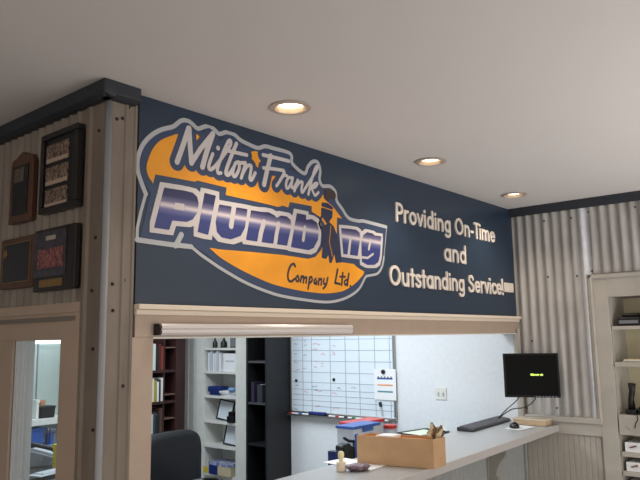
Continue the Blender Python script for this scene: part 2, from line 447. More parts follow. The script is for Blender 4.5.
st([(291, 178), (288, 177.8), (285.7, 183), (286, 188), (288.5, 187.3), (291.5, 181), (292.2, 178), (291, 186), (293, 188), (296, 183)], .0078)
st([(297.3, 180), (295.5, 186), (294, 191)], .008); st([(295, 188), (299, 182.5), (302, 182.5), (301, 189), (301.8, 192.5), (305, 188)], .0078)
st([(305, 188), (312, 177), (316.8, 168.5), (317, 166), (314.5, 169), (311, 181), (307.8, 194.5)], .008); st([(310, 189), (314, 184), (317, 183.5), (315, 187), (311.7, 188.3), (313.3, 193.5), (315, 195.5), (318, 192.5)], .0075)
script = G.strokes(scr)+.001
script_back = script-.023
sil = []
def sl(pts, hw, curve=True): sil.append((catmull(S(pts), 5) if curve else S(pts), hw))
sl([(145.5, 194), (140.5, 181), (137.4, 170), (137.6, 158), (142.5, 145), (151, 135.5), (161, 129.8), (172.5, 126.8), (177.5, 123.2), (181.5, 120.6), (187.5, 120.8), (192.5, 124.4), (197.5, 128.6), (204, 126.8), (209, 126), (214, 129.5), (219, 134), (226, 132.3), (234, 134.6), (240, 140), (248, 144.2), (257.5, 148), (265, 146.3), (273, 148.4), (287, 152.2), (291.3, 156), (292.3, 164), (304, 173.6), (307.5, 167), (312.3, 161.7), (317.5, 162.6), (320, 171), (319.2, 179), (322, 185.8), (330, 186.5), (335.2, 192), (336.3, 200.5), (342, 209), (348.5, 218.2), (358, 221), (362.5, 221), (372, 223.3), (386, 227)], .0085)
sl([(145.5, 194), (141, 210), (137, 228), (136.6, 239.7)], .006, False)
sl([(136.6, 239.7), (155, 242.5), (172, 244.8), (191, 246.7)], .009, False)
sl([(191, 246.7), (200, 254.3), (208, 260), (223.4, 270.2), (246.9, 283.4), (270.3, 292.8), (285, 296.7), (302.5, 299.6), (323, 302), (336, 301), (349, 296.4), (359, 288.6), (365, 277.5), (368, 275.8), (377.5, 273.4), (382, 266), (383.6, 257)], .0062)
sl([(386.4, 227), (385, 243), (383.6, 257)], .002, False)
sl([(175.5, 245.5), (181, 234.8)], .011, False)
silver = G.strokes(sil)
base = np.minimum(np.minimum(orange-.030, script_back), np.minimum(plum_back, ng_back))
diag = G.strokes([(S([(326, 196), (334, 203), (350, 224)]), .022)])
base = np.minimum(base, diag)
# block letters PLUMB + NG
def cut(D, pts, px_hw):
    return np.maximum(D, -G.strokes([(S(pts), px_hw)]))
blue = []
p_ = G.poly(S([(163.6, 187.7), (184, 190.8), (192, 192.8), (196.5, 197), (198, 204), (196.5, 213), (192, 219.6), (186, 222), (171.6, 220.6), (168.6, 230), (153.4, 227.8)]))
blue.append(np.maximum(p_, -G.poly(S([(174.4, 202.6), (184, 204), (183.8, 210.8), (173, 209)]))))
blue.append(G.poly(S([(204, 193), (215.2, 195.8), (207.5, 235), (197, 232)])))
u_ = G.poly(S([(218.6, 204.6), (246.8, 209.3), (244.2, 228), (240, 236), (230, 239.5), (221, 237.5), (216.2, 232), (215, 222)]))
blue.append(cut(u_, [(234, 196), (233.5, 206), (230.5, 226)], .0125))
m_ = G.poly(S([(250.5, 210.3), (261, 212), (268, 212.3), (274, 215.5), (276, 218), (280.5, 215.6), (286, 216.5), (290, 220), (290.5, 227), (286.4, 245.8), (245.3, 240)]))
m_ = cut(m_, [(263.4, 222), (260.5, 232), (258, 246)], .0125); m_ = cut(m_, [(278, 224), (276, 234), (273.8, 249)], .0115); blue.append(m_)
b_ = G.poly(S([(296.2, 213.2), (305.4, 215), (305.4, 220), (311, 219), (316, 222.5), (318.2, 229), (317.2, 240), (313, 248), (308, 250.3), (290.3, 247.2)]))
b_ = cut(b_, [(304.4, 227.5), (302.6, 240)], .0095); blue.append(b_)
blue_b = np.minimum.reduce(blue)
n_ = G.poly(S([(340.6, 228.2), (350, 229), (355.5, 229.8), (359, 232.8), (359.6, 238), (357, 256), (342.8, 254)]))
n_ = cut(n_, [(350, 238), (347.4, 260)], .0095)
g_ = G.poly(S([(366.5, 232.3), (372, 233.6), (374, 235.5), (380.6, 236.4), (379.4, 255), (377.8, 262), (374, 264.9), (367, 265), (361.4, 262), (361, 253), (360.8, 242), (362.8, 235)]))
g_ = cut(g_, [(370, 240.5), (368.2, 249)], .0085); g_ = cut(g_, [(358, 256.8), (367, 258), (372.5, 254)], .006)
blue_ng = np.minimum(n_, g_)
blueall = np.minimum(blue_b, blue_ng)
white_b = np.minimum(np.maximum(cheb(blue_b, .018, .003), plum_back+.006), np.maximum(cheb(blue_ng, .015, .003), ng_back+.006))
figD = G.poly(S([(321.3, 202.5), (327, 203), (332.5, 207.2), (331.8, 217.5), (328.6, 222), (333, 226), (337.5, 237), (339, 247), (341, 262.5), (335.5, 263), (334, 254), (331, 263), (329, 263), (328, 255), (325.5, 259), (321.3, 258), (322, 248), (320, 244), (323.5, 238), (320.6, 231), (321.3, 226.5), (326.5, 224), (320.6, 214.7)]))
figH = G.poly(S([(323.8, 189.2), (327, 190), (333.6, 191), (335.6, 195), (334.8, 199.7), (330.5, 198.6), (328, 201), (325, 198)]))
figD = np.maximum(figD, -G.strokes([(S([(320, 206.5), (334, 211)]), .0025), (S([(330.5, 226), (329, 242), (332, 256)]), .003)]))
fig = np.minimum(figD, G.strokes([(S([(321.5, 216), (318.6, 224), (322, 232)]), .006)]))
comp = []
def cs(pts, hw=.0052): comp.append((catmull(S(pts), 5) if len(pts) > 2 else S(pts), hw))
cs([(294.8, 266.5), (293.2, 263.8), (290, 266), (287.6, 273), (287.8, 279.5), (290.5, 281.6), (294, 279)])
cs([(297.5, 275.5), (295.6, 278), (296.3, 281.5), (298.4, 280), (297.5, 275.5)], .0045)
cs([(301, 276), (300, 282)], .0045); cs([(300.6, 278.5), (303, 276.2), (303, 282.8)], .0045); cs([(303.3, 279), (306, 277), (305.6, 283)], .0045)
cs([(309.4, 277), (307.6, 289)], .005); cs([(308.6, 279), (311, 276.8), (311.6, 280.5), (308.6, 283.8)], .0045)
cs([(315.6, 278.5), (313.6, 281), (314.6, 284), (316.4, 281), (316, 284.3)], .0045)
cs([(318.6, 278.4), (318, 284.8)], .0045); cs([(318.4, 280.6), (321, 278.8), (320.6, 285)], .0045)
cs([(323.6, 278.8), (323.2, 283.5), (326, 283.8)], .0045); cs([(327.4, 277.8), (325.6, 285), (322.8, 288.6)], .005)
cs([(337.2, 269.5), (334.6, 283)], .0058); cs([(334.6, 283), (339.4, 284)], .0055)
cs([(342.4, 272.8), (341.2, 285)], .0055); cs([(339.6, 276.6), (344.8, 276.8)], .0048)
cs([(346.4, 279.6), (344, 281.6), (344.8, 285), (346.8, 283)], .0048); cs([(348.4, 273.6), (346.8, 285.5)], .0055); comp.append((S([(350, 286)]), .006))
company = [G.strokes(comp[:12]), G.strokes(comp[12:])]
logo = obj('logo_emblem', G.mesh(np.where(base < 0, base, base), -.0012, .0012), m_navy, sign, label='navy backing shape of the logo')
obj('silver_outline', G.mesh(silver, -.0022, .0022), m_silver, logo)
obj('orange_oval', G.mesh(np.maximum(np.maximum(orange, -(script_back)), np.maximum(-(plum_back), np.maximum(-ng_back, -diag))), -.0022, .0010), m_orange, logo)
obj('script_lettering', G.mesh(script, -.0034, .0022), m_scriptw, logo)
obj('letter_outline', G.mesh(white_b, -.0034, .0022), m_scriptw, logo)
# blue block letters with a glowing band across them
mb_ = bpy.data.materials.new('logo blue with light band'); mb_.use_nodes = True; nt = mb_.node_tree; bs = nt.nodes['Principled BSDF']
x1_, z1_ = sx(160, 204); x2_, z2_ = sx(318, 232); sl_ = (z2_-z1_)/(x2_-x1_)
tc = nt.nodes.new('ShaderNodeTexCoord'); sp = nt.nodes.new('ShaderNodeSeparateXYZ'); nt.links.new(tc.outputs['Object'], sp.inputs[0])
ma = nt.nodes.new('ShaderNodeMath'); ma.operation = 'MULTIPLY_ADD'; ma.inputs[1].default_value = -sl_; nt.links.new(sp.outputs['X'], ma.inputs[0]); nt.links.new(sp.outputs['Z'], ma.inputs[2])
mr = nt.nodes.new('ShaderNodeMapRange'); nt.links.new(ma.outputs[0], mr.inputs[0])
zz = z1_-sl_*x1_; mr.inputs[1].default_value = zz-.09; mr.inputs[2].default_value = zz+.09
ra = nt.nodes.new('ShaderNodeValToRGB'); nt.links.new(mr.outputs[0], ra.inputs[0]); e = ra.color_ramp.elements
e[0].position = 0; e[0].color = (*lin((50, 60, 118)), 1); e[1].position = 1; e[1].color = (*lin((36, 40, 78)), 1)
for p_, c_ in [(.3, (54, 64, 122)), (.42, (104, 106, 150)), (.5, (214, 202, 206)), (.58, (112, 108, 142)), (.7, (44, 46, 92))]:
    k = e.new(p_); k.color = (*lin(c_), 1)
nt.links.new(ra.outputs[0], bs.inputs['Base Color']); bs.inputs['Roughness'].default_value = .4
# object coordinates must stay in wall metres: these meshes are built in world space
for nm_, D_ in zip(('letter_p', 'letter_l', 'letter_u', 'letter_m', 'letter_b', 'letter_n', 'letter_g'), blue+[n_, g_]): obj('block_letter', G.mesh(D_, -.0044, .001), mb_, logo)
obj('plumber_silhouette', G.mesh(fig, -.0034, .0022), mat('logo dark blue', (36, 44, 74), .45), logo)
obj('plumber_head', G.mesh(figH, -.0034, .0022), mat('logo dark brown', (58, 42, 42), .45), logo)
for D_ in company: obj('small_lettering', G.mesh(D_, -.0034, .0022), mat('logo ink', (40, 42, 56), .45), logo)

# raised slogan
def arc(cx, cz, rx, rz, a0, a1, n=14):
    return [(cx+rx*math.cos(math.radians(a0+(a1-a0)*i/n)), cz+rz*math.sin(math.radians(a0+(a1-a0)*i/n))) for i in range(n+1)]
B = .055
arch = [(.08, .40)]+arc(.26, .40, .18, .225, 180, 0)+[(.44, B)]
GL = {
 'P': ([[(.085, B), (.085, .93)], [(.085, .915), (.26, .915)]+arc(.26, .69, .2, .225, 90, -90)+[(.085, .465)]], .56),
 'r': ([[(.08, B), (.08, .64)], [(.08, .38)]+arc(.27, .38, .19, .25, 170, 80)], .37),
 'o': ([arc(.28, .345, .2, .275, 0, 360, 24)], .58),
 'v': ([[(.07, .63), (.245, .07), (.42, .63)]], .51),
 'i': ([[(.085, B), (.085, .63)], [(.085, .87)]], .23),
 'd': ([arc(.27, .345, .19, .275, 0, 360, 24), [(.46, B), (.46, .95)]], .6),
 'n': ([[(.08, B), (.08, .63)], arch], .58),
 'g': ([arc(.27, .345, .19, .275, 0, 360, 24), [(.46, .63), (.46, -.06)]+arc(.27, -.06, .19, .17, 0, -150)], .6),
 'O': ([arc(.39, .5, .3, .42, 0, 360, 30)], .83),
 '-': ([[(.06, .36), (.24, .36)]], .34),
 'T': ([[(.06, .915), (.46, .915)], [(.26, .9), (.26, B)]], .5),
 'm': ([[(.08, B), (.08, .63)], [(.08, .40)]+arc(.24, .40, .16, .225, 180, 0)+[(.40, B)], [(.40, .40)]+arc(.56, .40, .16, .225, 180, 0)+[(.72, B)]], .86),
 'e': ([[(.1, .36), (.46, .36)]+arc(.28, .345, .19, .275, 0, 318, 20)], .56),
 'a': ([arc(.27, .345, .19, .275, 0, 360, 24), [(.46, B), (.46, .63)]], .6),
 'u': ([[(.08, .63), (.08, .27)]+arc(.26, .27, .18, .2, 180, 360)+[(.44, .63)], [(.44, B), (.44, .4)]], .58),
 't': ([[(.17, B), (.17, .88)], [(.05, .61), (.3, .61)]], .37),
 's': ([catmull([(.36, .54), (.27, .62), (.14, .6), (.1, .49), (.2, .38), (.33, .3), (.37, .18), (.28, .075), (.13, .08), (.07, .16)], 4)], .46),
 'S': ([catmull([(.45, .76), (.38, .89), (.25, .92), (.12, .84), (.1, .68), (.22, .54), (.38, .44), (.47, .3), (.42, .13), (.27, .07), (.12, .11), (.07, .24)], 4)], .58),
 'c': ([arc(.28, .345, .2, .275, 45, 318, 20)], .5),
 '!': ([[(.1, .3), (.1, .94)], [(.1, .08)]], .24),
 ' ': ([], .3)}
def slogan(text, x0, x1, zb, cap, zr=0):
    adv = sum(GL[c_][1] for c_ in text)
    last = GL[text[-1]][1]; sc = (x1-x0)/(adv-.06); u = 0
    for c_ in text:
        lines, a_ = GL[c_]
        if lines:
            ox = x0+u*sc; oz = zb
            xs = [p[0] for l in lines for p in l]; zs = [p[1] for l in lines for p in l]
            hw = .074*cap
            g_ = Grid(ox+min(xs)*sc-.012, ox+max(xs)*sc+.012, oz+min(zs)*cap-.012, oz+max(zs)*cap+.012, .0026)
            D = g_.strokes([([(ox+p[0]*sc, oz+p[1]*cap) for p in l], hw*(1.25 if len(l) == 1 else 1)) for l in lines])
            obj('letter', g_.mesh(D, -.0085, .008), m_letter, sign)
        u += a_
slogan('Providing On-Time', -1.467, -.29, 2.258, .106)
slogan('and', -.972, -.70, 2.085, .112)
slogan('Outstanding Service!', -1.545, -.20, 1.914, .108)
wp = thing('wall_vent', 'small cream ribbed plate at the right end of the sign beside the exclamation mark', 'vent', (-.11, 0, 1.94))
obj('plate', MB().box(-.18, -.045, -.008, -.0002, 1.936, 2.0), m_letter, wp, bevel=.003)
mb = MB()
for k in range(5): mb.box(-.175+k*.026, -.162+k*.026, -.014, -.008, 1.942, 1.995)
obj('ribs', mb, m_letter, wp)

# roller shade under the header
sh = thing('roller_shade', 'white metal roller shade cassette fixed under the cream header', 'window shade', (-2.45, -.02, 1.68))
y0 = -.006
prof = [(y0, 1.708), (y0-.028, 1.708), (y0-.034, 1.700), (y0-.034, 1.692), (y0-.030, 1.688), (y0-.034, 1.684), (y0-.034, 1.676), (y0-.026, 1.668), (y0, 1.668)]
obj('cassette', MB().prism(prof, lambda a, b, d: (d, a, b), -2.99, -1.905), mat('shade white metal', (214, 208, 206), .3, .2), sh)
obj('end_cap', MB().prism([(a-.001 if a < y0 else a, b) for a, b in prof], lambda a, b, d: (d, a, b), -3.0, -2.99), m_black, sh, label='dark end cap')
obj('end_cap', MB().prism(prof, lambda a, b, d: (d, a, b), -1.905, -1.90), m_grey, sh)

# ---------------------------------------------------------------- plaques on the left wall
FX = LX-.0185
def yz(px, py): return wy(px, py, FX-.02)
def frame_box(y0, y1, z0, z1, x0, x1, bw):
    mb = MB(); mb.box(x0, x1, y0, y1, z1-bw, z1); mb.box(x0, x1, y0, y1, z0, z0+bw); mb.box(x0, x1, y0, y0+bw, z0+bw, z1-bw); mb.box(x0, x1, y1-bw, y1, z0+bw, z1-bw); return mb
def photo_mat(name, base_, c2, scale):
    m = bpy.data.materials.new(name); m.use_nodes = True; nt = m.node_tree; b = nt.nodes['Principled BSDF']
    tc = nt.nodes.new('ShaderNodeTexCoord'); mp = nt.nodes.new('ShaderNodeMapping'); v = nt.nodes.new('ShaderNodeTexVoronoi'); r = nt.nodes.new('ShaderNodeValToRGB')
    mp.inputs['Scale'].default_value = (1, 1.6, 1); v.inputs['Scale'].default_value = scale
    nt.links.new(tc.outputs['Object'], mp.inputs[0]); nt.links.new(mp.outputs[0], v.inputs['Vector']); nt.links.new(v.outputs['Color'], r.inputs[0])
    r.color_ramp.elements[0].position = .25; r.color_ramp.elements[1].position = .75
    r.color_ramp.elements[0].color = (*lin(base_), 1); r.color_ramp.elements[1].color = (*lin(c2), 1)
    nt.links.new(r.outputs[0], b.inputs['Base Color']); b.inputs['Roughness'].default_value = .35
    return m
sepia = photo_mat('sepia group photo', (54, 40, 34), (150, 128, 110), 120)
redph = photo_mat('red team photo', (70, 30, 40), (160, 96, 92), 120)
# 1 small plaque with rounded top
t = thing('award_plaque', 'small brown wooden plaque with rounded top and black plate, top left on the steel wall', 'plaque', (FX, .54, 2.105))
ya, yb, za, zb = .45, .63, 2.105, 2.372
pts = [(ya, za), (yb, za), (yb, zb-.035), (yb-.012, zb-.012), (yb-.04, zb-.008), ((ya+yb)/2, zb+.012), (ya+.04, zb-.008), (ya+.012, zb-.012), (ya, zb-.035)]
obj('wooden_board', MB().prism(pts, lambda a, b, d: (d, a, b), FX, FX-.022), m_wood, t, bevel=.004)
obj('engraved_plate', MB().box(FX-.025, FX-.022, ya+.03, yb-.03, za+.03, zb-.045), m_plate, t)
obj('emblem', MB().box(FX-.027, FX-.025, .51, .585, zb-.11, zb-.055), mat('dull emblem', (92, 82, 72), .5, noise=.3, nscale=90), t)
# 2 large black frame with three photos
t = thing('picture_frame', 'tall black frame holding three stacked sepia group photographs', 'picture frame', (FX, .255, 2.112))
ya, yb, za, zb = .128, .382, 2.112, 2.408
obj('frame', frame_box(ya, yb, za, zb, FX-.03, FX, .022), m_pframe, t, bevel=.004)
obj('mat_board', MB().box(FX-.02, FX-.002, ya+.022, yb-.022, za+.022, zb-.022), m_plate, t)
for k in range(3):
    z_ = zb-.045-k*.083
    obj('photograph', MB().box(FX-.023, FX-.02, ya+.065, yb-.034, z_-.068, z_), sepia, t)
    obj('photo_margin', MB().box(FX-.0235, FX-.023, ya+.067, yb-.036, z_-.066, z_-.052), mat('pale photo margin', (176, 156, 140), .5), t)
# 3 wood plaque with black plate
t = thing('award_plaque', 'wide wooden plaque with thin gold line and oval medal, bottom left on the steel wall', 'plaque', (FX, .54, 1.853))
ya, yb, za, zb = .412, .675, 1.853, 2.048
obj('wooden_board', MB().box(FX-.022, FX, ya, yb, za, zb), m_wood, t, bevel=.004)
obj('engraved_plate', MB().box(FX-.025, FX-.022, ya+.028, yb-.028, za+.025, zb-.025), m_plate, t)
obj('gold_line', frame_box(ya+.024, yb-.024, za+.021, zb-.021, FX-.0255, FX-.022, .0035), m_gold, t)
obj('medal', MB().lathe([(.016, -.003), (.016, 0), (.012, -.005)], (FX-.024, .63, 1.99), 20, 'x').tf(Matrix.Translation((0, 0, 0))), m_gold, t)
# 4 photo plaque
t = thing('award_plaque', 'black framed team photo plaque with reddish picture and brass plate, next to the corner trim', 'plaque', (FX, .26, 1.829))
ya, yb, za, zb = .125, .402, 1.829, 2.054
obj('wooden_board', MB().box(FX-.026, FX, ya, yb, za, zb), m_pframe, t, bevel=.005)
obj('photograph', MB().box(FX-.029, FX-.026, ya+.05, yb-.006, za+.05, zb-.012), mat('dark photo ground', (58, 56, 66), .35, noise=.4, nscale=40), t)
obj('team_image', MB().box(FX-.0305, FX-.029, ya+.065, yb-.035, za+.08, za+.15), redph, t)
obj('photo_banner', MB().box(FX-.0305, FX-.029, ya+.12, yb-.09, zb-.045, zb-.03), mat('photo banner', (170, 160, 150), .5), t)
obj('name_plate', MB().box(FX-.028, FX-.026, ya+.07, yb-.05, za+.014, za+.04), m_gold, t)

# ---------------------------------------------------------------- counter
ct = thing('counter', 'long grey laminate service counter with pale rounded edge under the opening', 'counter', (-1.5, -.08, 1.03))
poly = [(-.004, -.243), (-.004, .192), (-2.99, .03), (-2.99, -.395)]
obj('worktop', MB().prism(poly, lambda a, b, d: (a, b, d), 1.034, 1.07), m_count, ct, bevel=.004)
ed = [(-.004, -.250), (-2.99, -.402), (-2.99, -.393), (-.004, -.241)]
obj('edge_band', MB().prism(ed, lambda a, b, d: (a, b, d), 1.030, 1.0715), m_cedge, ct, bevel=.003)
struct('wainscot', bead(-3.07, 0, 0, 1.03, lambda u, z, h: (u, -.004+h*-1, z), pitch=.028, depth=.004), m_bead, bpy.data.objects['wall_front'])
def corbel(x, lb):
    t = thing('corbel', lb, 'bracket', (x, 0, .8), group='corbels under the counter')
    pr = [(-.008, 1.03), (-.15, 1.03), (-.15, .985), (-.135, .975), (-.125, .94), (-.09, .90), (-.07, .86), (-.06, .82), (-.075, .80), (-.07, .77), (-.008, .76)]
    obj('bracket_plate', MB().prism(pr, lambda a, b, d: (d, a, b), x-.016, x+.016), m_corb, t, bevel=.003)
    obj('mounting_strip', MB().box(x-.025, x+.025, -.014, -.004, .74, 1.03), m_corb, t)
corbel(-.54, 'grey scrolled corbel holding up the counter front')
struct('panel_joint', MB().box(-.025, -.004, -.02, -.008, 0, 1.03), m_bead, bpy.data.objects['wall_front'])

# ---------------------------------------------------------------- monitor, keyboard, mouse
toc = (CAM-Vector((-.2, -.15, 0)))
mp = bp(531.3, 375.3, 0, -.20); az = math.atan2(CAM.y-mp.y, CAM.x-mp.x)+PI/2
mo = thing('computer_monitor', 'black flat computer monitor with small green words on its dark screen', 'monitor', (mp.x, mp.y, mp.z), az)
# local: screen faces -y, x to the right as seen from the front
W2, H2 = .171, .139
obj('bezel', frame_box(-W2, W2, -H2, H2, -.001, .02, .014).tf(Matrix(((0, 1, 0, 0), (1, 0, 0, 0), (0, 0, 1, 0), (0, 0, 0, 1)))), mat('monitor bezel', (13, 13, 15), .45, spec=.25), mo, bevel=.003, local=True)
obj('screen', MB().box(-W2+.012, W2-.012, .003, .018, -H2+.012, H2-.012), mat('dark screen', (6, 7, 8), .5, spec=.12), mo, local=True)
obj('rear_shell', MB().box(-W2+.01, W2-.01, .0205, .05, -H2+.01, H2-.01).box(-.08, .08, .05, .065, -.07, .08), m_black, mo, bevel=.006, local=True)
tx = bpy.data.curves.new('screen_text', 'FONT'); tx.body = 'Microtech'; tx.size = .0185; tx.offset = .0006; tx.align_x = 'CENTER'; tx.extrude = .0003
tmp = bpy.data.objects.new('tmp', tx); COL.objects.link(tmp); dg = bpy.context.evaluated_depsgraph_get(); me = bpy.data.meshes.new_from_object(tmp.evaluated_get(dg))
bpy.data.objects.remove(tmp)
me.materials.clear(); me.materials.append(mat('green screen text', (206, 236, 110), .5, emit=1.3))
me.transform(Matrix.Translation((.034, .0022, -.002)) @ Matrix.Rotation(PI/2, 4, 'X'))
so = bpy.data.objects.new('screen_text', me); COL.objects.link(so); so.parent = mo
mb = MB()
for k in range(7): mb.box(.02+k*.02, .027+k*.02, -.0025, -.001, -H2+.005, -H2+.008)
obj('buttons', mb, m_lgrey, mo, local=True)
# bracket from the back of the monitor to the corner post
arm = MB().box(-.04, .04, .065, .075, -.05, .05)
obj('wall_bracket', arm, m_black, mo, local=True)
Mi = (Matrix.Translation(mp) @ Matrix.Rotation(az, 4, 'Z')).inverted()
a0 = Vector((.0, .07, 0)); a1 = Mi @ Vector((-.012, mp.y+.0, mp.z))
obj('arm', MB().tube([a0, a0+Vector((.0, .03, 0)), a1], .012, 10), m_black, mo, smooth=2, local=True)

def cable(name, pix, x, lb, r=.0035):
    pts = [bp(a, b, 0, c_) for (a, b), c_ in zip(pix, x)]
    pts = [Vector(p) for p in catmull([tuple(p) for p in pts], 8)]
    o = obj(name, MB().tube(pts, r, 6), m_black, smooth=True); tag(o, lb, 'cable', 'cables hanging under the monitor'); return o
cable('monitor_cable', [(521, 394), (516, 401), (506, 410), (498.5, 418)], [-.17, -.18, -.2, -.25], 'black cable running straight down from the monitor to the keyboard')
cable('monitor_cable', [(537.5, 394), (533, 402), (524, 407.5), (513, 409), (504, 414), (499, 418.5)], [-.16, -.12, -.1, -.14, -.2, -.25], 'black cable looping in a low curve under the monitor')

Kc = (bp(463, 429, 2, 1.075)+bp(506, 421, 2, 1.075))/2
k1 = bp(464.5, 432.3, 2, 1.08); k2 = bp(505, 420.5, 2, 1.08); kd = (k2-k1); kang = math.atan2(kd.y, kd.x)
kb = thing('keyboard', 'dark grey computer keyboard lying on the counter near the mouse', 'keyboard', (Kc.x-.0, Kc.y-.01, 1.0712), kang+.0)
kl = kd.length/2
obj('case', MB().prism([(-.045, 0), (.06, 0), (.06, .022), (.045, .026), (-.045, .012)], lambda a, b, d: (d, a, b), -kl, kl), mat('keyboard case', (52, 53, 58), .4), kb, bevel=.004, local=True)
mb = MB()
for r_ in range(5):
    n = 15
    for c_ in range(n):
        x_ = -kl+.015+c_*(2*kl-.03)/n; y_ = -.036+r_*.0165; zz_ = .0145+(y_+.036)*.155
        mb.box(x_, x_+(2*kl-.03)/n*.82, y_, y_+.0135, zz_-.003, zz_+.005)
obj('keys', mb, mat('keyboard keys', (104, 105, 110), .45), kb, local=True)
pm = bp(521, 427, 2, 1.0745)
mpz = obj('mouse_pad', MB().prism([(-.12, -.07), (.1, -.085), (.12, .07), (-.1, .08)], lambda a, b, d: (pm.x+a*.9-.02, pm.y+b*.75, d), 1.0715, 1.0735), m_paper); tag(mpz, 'white paper sheet under the computer mouse', 'paper')
pmm = bp(514.5, 427.5, 2, 1.0745)
ms = thing('computer_mouse', 'black oval computer mouse on a white sheet on the counter', 'mouse', (pmm.x, pmm.y, 1.0737), kang+.4)
mb = MB(); n0 = 0; seg = 18
rings = [(1, .0), (1.02, .008), (.95, .017), (.75, .026), (.4, .0315), (.05, .033)]
for s_, h in rings:
    for k in range(seg):
        a = 2*PI*k/seg; mb.v.append((.055*s_*math.cos(a), .031*s_*math.sin(a), h*(1-.18*math.cos(a))))
for i in range(len(rings)-1):
    for k in range(seg):
        a = i*seg+k; b = i*seg+(k+1) % seg; mb.f.append([a, b, b+seg, a+seg])
mb.f.append(list(range(seg))); mb.f.append([(len(rings)-1)*seg+k for k in range(seg)])
obj('shell', mb, m_blackg, ms, smooth=True, local=True)
obj('scroll_wheel', MB().lathe([(.008, -.003), (.008, .003)], (.03, 0, .024), 12, 'y'), m_red, ms, local=True)
pb = bp(536, 425.5, 2, 1.072)
bx = thing('wooden_tray', 'small flat pale wooden box standing against the right wall behind the mouse', 'box', (-.1, pb.y, 1.0712))
q0 = bp(521, 420.5, 2, 1.0715); q1 = bp(547, 424, 2, 1.0715)
by0, by1 = -.215, .0
obj('case', MB().box(-.15, -.045, by0, by1, 1.0713, 1.103), m_lwood, bx, bevel=.002)
obj('lid', MB().box(-.153, -.042, by0-.003, by1+.003, 1.103, 1.112), mat('pale wood lid', (216, 200, 176), .5), bx, bevel=.002)

# ---------------------------------------------------------------- cardboard box
bo = thing('cardboard_box', 'open brown cardboard box standing on the counter', 'box', (-1.75, -.18, 1.0715))
x0, x1, y0, y1, z0, z1 = -1.845, -1.74, -.36, .0, 1.0715, 1.197
def skew(v):  # box sits square to the slightly skewed counter edge
    x, y, z = v; return (x+(y)*-.23+.0, y, z)
th = .004
mb = MB().box(x0, x0+th, y0, y1, z0, z1).box(x1-th, x1, y0, y1, z0, z1).box(x0+th, x1-th, y0, y0+th, z0, z1).box(x0+th, x1-th, y1-th, y1, z0, z1).box(x0+th, x1-th, y0+th, y1-th, z0, z0+th)
mb.v = [skew(v) for v in mb.v]
obj('carton', mb, m_card, bo)
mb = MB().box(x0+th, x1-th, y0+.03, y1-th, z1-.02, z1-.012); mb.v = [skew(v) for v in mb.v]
obj('inner_flap', mb, m_cardin, bo, label='orange inner flap')
mb = MB().box(x0+.02, x1-th*2, y1-.16, y1-.08, z1-.014, z1+.004); mb.v = [skew(v) for v in mb.v]
o = obj('folded_paper', mb, m_paper, bevel=.004); tag(o, 'white folded paper inside the open cardboard box', 'paper')
kp = thing('kraft_paper_bundle', 'crumpled brown and white kraft paper sticking out of the box corner', 'paper', (-1.70, -.31, z1-.03))
for k in range(12):
    a = random.uniform(-.7, .7); bx_, by_ = skew((x1-.03+random.uniform(-.015, .012), y0+.035+random.uniform(-.02, .03), 0))[:2]
    h = random.uniform(.045, .085); mb = MB(); pts = []
    for i in range(5): pts.append((bx_+.012*math.sin(i*1.3+k)+.008*i, by_-a*.04*i/4+.006*math.cos(i*2+k), z1-.06+(h+.04)*i/4))
    mb.tube(pts, [.007, .012, .008, .013, .006], 6); obj('paper_twist', mb, m_kraft if k % 2 else m_tan, kp)

# rubber stamp cup, candy dish, sheet
ps = bp(357, 468, 2, 1.0715)
o = obj('paper_sheet', MB().prism([(-.09, -.16), (.05, -.15), (.09, .12), (-.06, .14)], lambda a, b, d: (-1.86+a, .01+b, d), 1.0715, 1.0725), m_paper); tag(o, 'white paper sheet under the wooden stamp and the purple dish', 'paper')
p = bp(341.3, 470.5, 2, 1.0735)
cu = thing('rubber_stamp', 'pale wooden hand stamp with round base and short knob handle on the counter', 'stamp', (p.x, p.y, 1.0727))
obj('base', MB().lathe([(.0215, 0), (.022, .004), (.021, .034), (.019, .037)], (0, 0, 0), 24), mat('pale wood stamp', (224, 208, 186), .6), cu, smooth=2, local=True)
obj('handle', MB().lathe([(.010, .037), (.009, .045), (.0135, .060), (.014, .074), (.009, .082)], (0, 0, 0), 20), mat('cream knob', (232, 222, 176), .5), cu, smooth=2, local=True)
p = bp(358, 470, 2, 1.0735)
di = thing('candy_dish', 'low dark purple oval dish with crinkled edge beside the stamp', 'dish', (p.x, p.y, 1.0727), -.6)
mb = MB(); prof = [(.02, 0), (.036, .004), (.044, .016), (.04, .024), (.03, .022), (.012, .026)]; seg = 28
for r_, h in prof:
    for k in range(seg):
        a = 2*PI*k/seg; cr_ = 1+.06*math.sin(7*a+h*200); mb.v.append((r_*1.25*cr_*math.cos(a), r_*.85*cr_*math.sin(a), h+.002*math.sin(5*a)))
for i in range(len(prof)-1):
    for k in range(seg):
        a = i*seg+k; b = i*seg+(k+1) % seg; mb.f.append([a, b, b+seg, a+seg])
mb.f.append(list(range(seg))); mb.f.append([(len(prof)-1)*seg+k for k in range(seg)])
obj('bowl', mb, mat('purple crinkle', (84, 62, 74), .4, rgb2=(150, 130, 140), nscale=90), di, smooth=True, local=True)

# ---------------------------------------------------------------- office desk behind the counter
dk = thing('office_desk', 'pale desk top behind the service counter in the bright office', 'desk', (-1.2, .55, 0))
obj('desk_top', MB().box(-1.95, -.005, .24, .78, .77, .80), m_lgrey, dk, bevel=.003)
for x_ in (-1.9, -.06):
    for y_ in (.28, .74): obj('leg', MB().box(x_-.02, x_+.02, y_-.02, y_+.02, 0.0, .77), m_grey, dk)
def onp(px, py, z): return bp(px, py, 2, z)
ZD = .8005
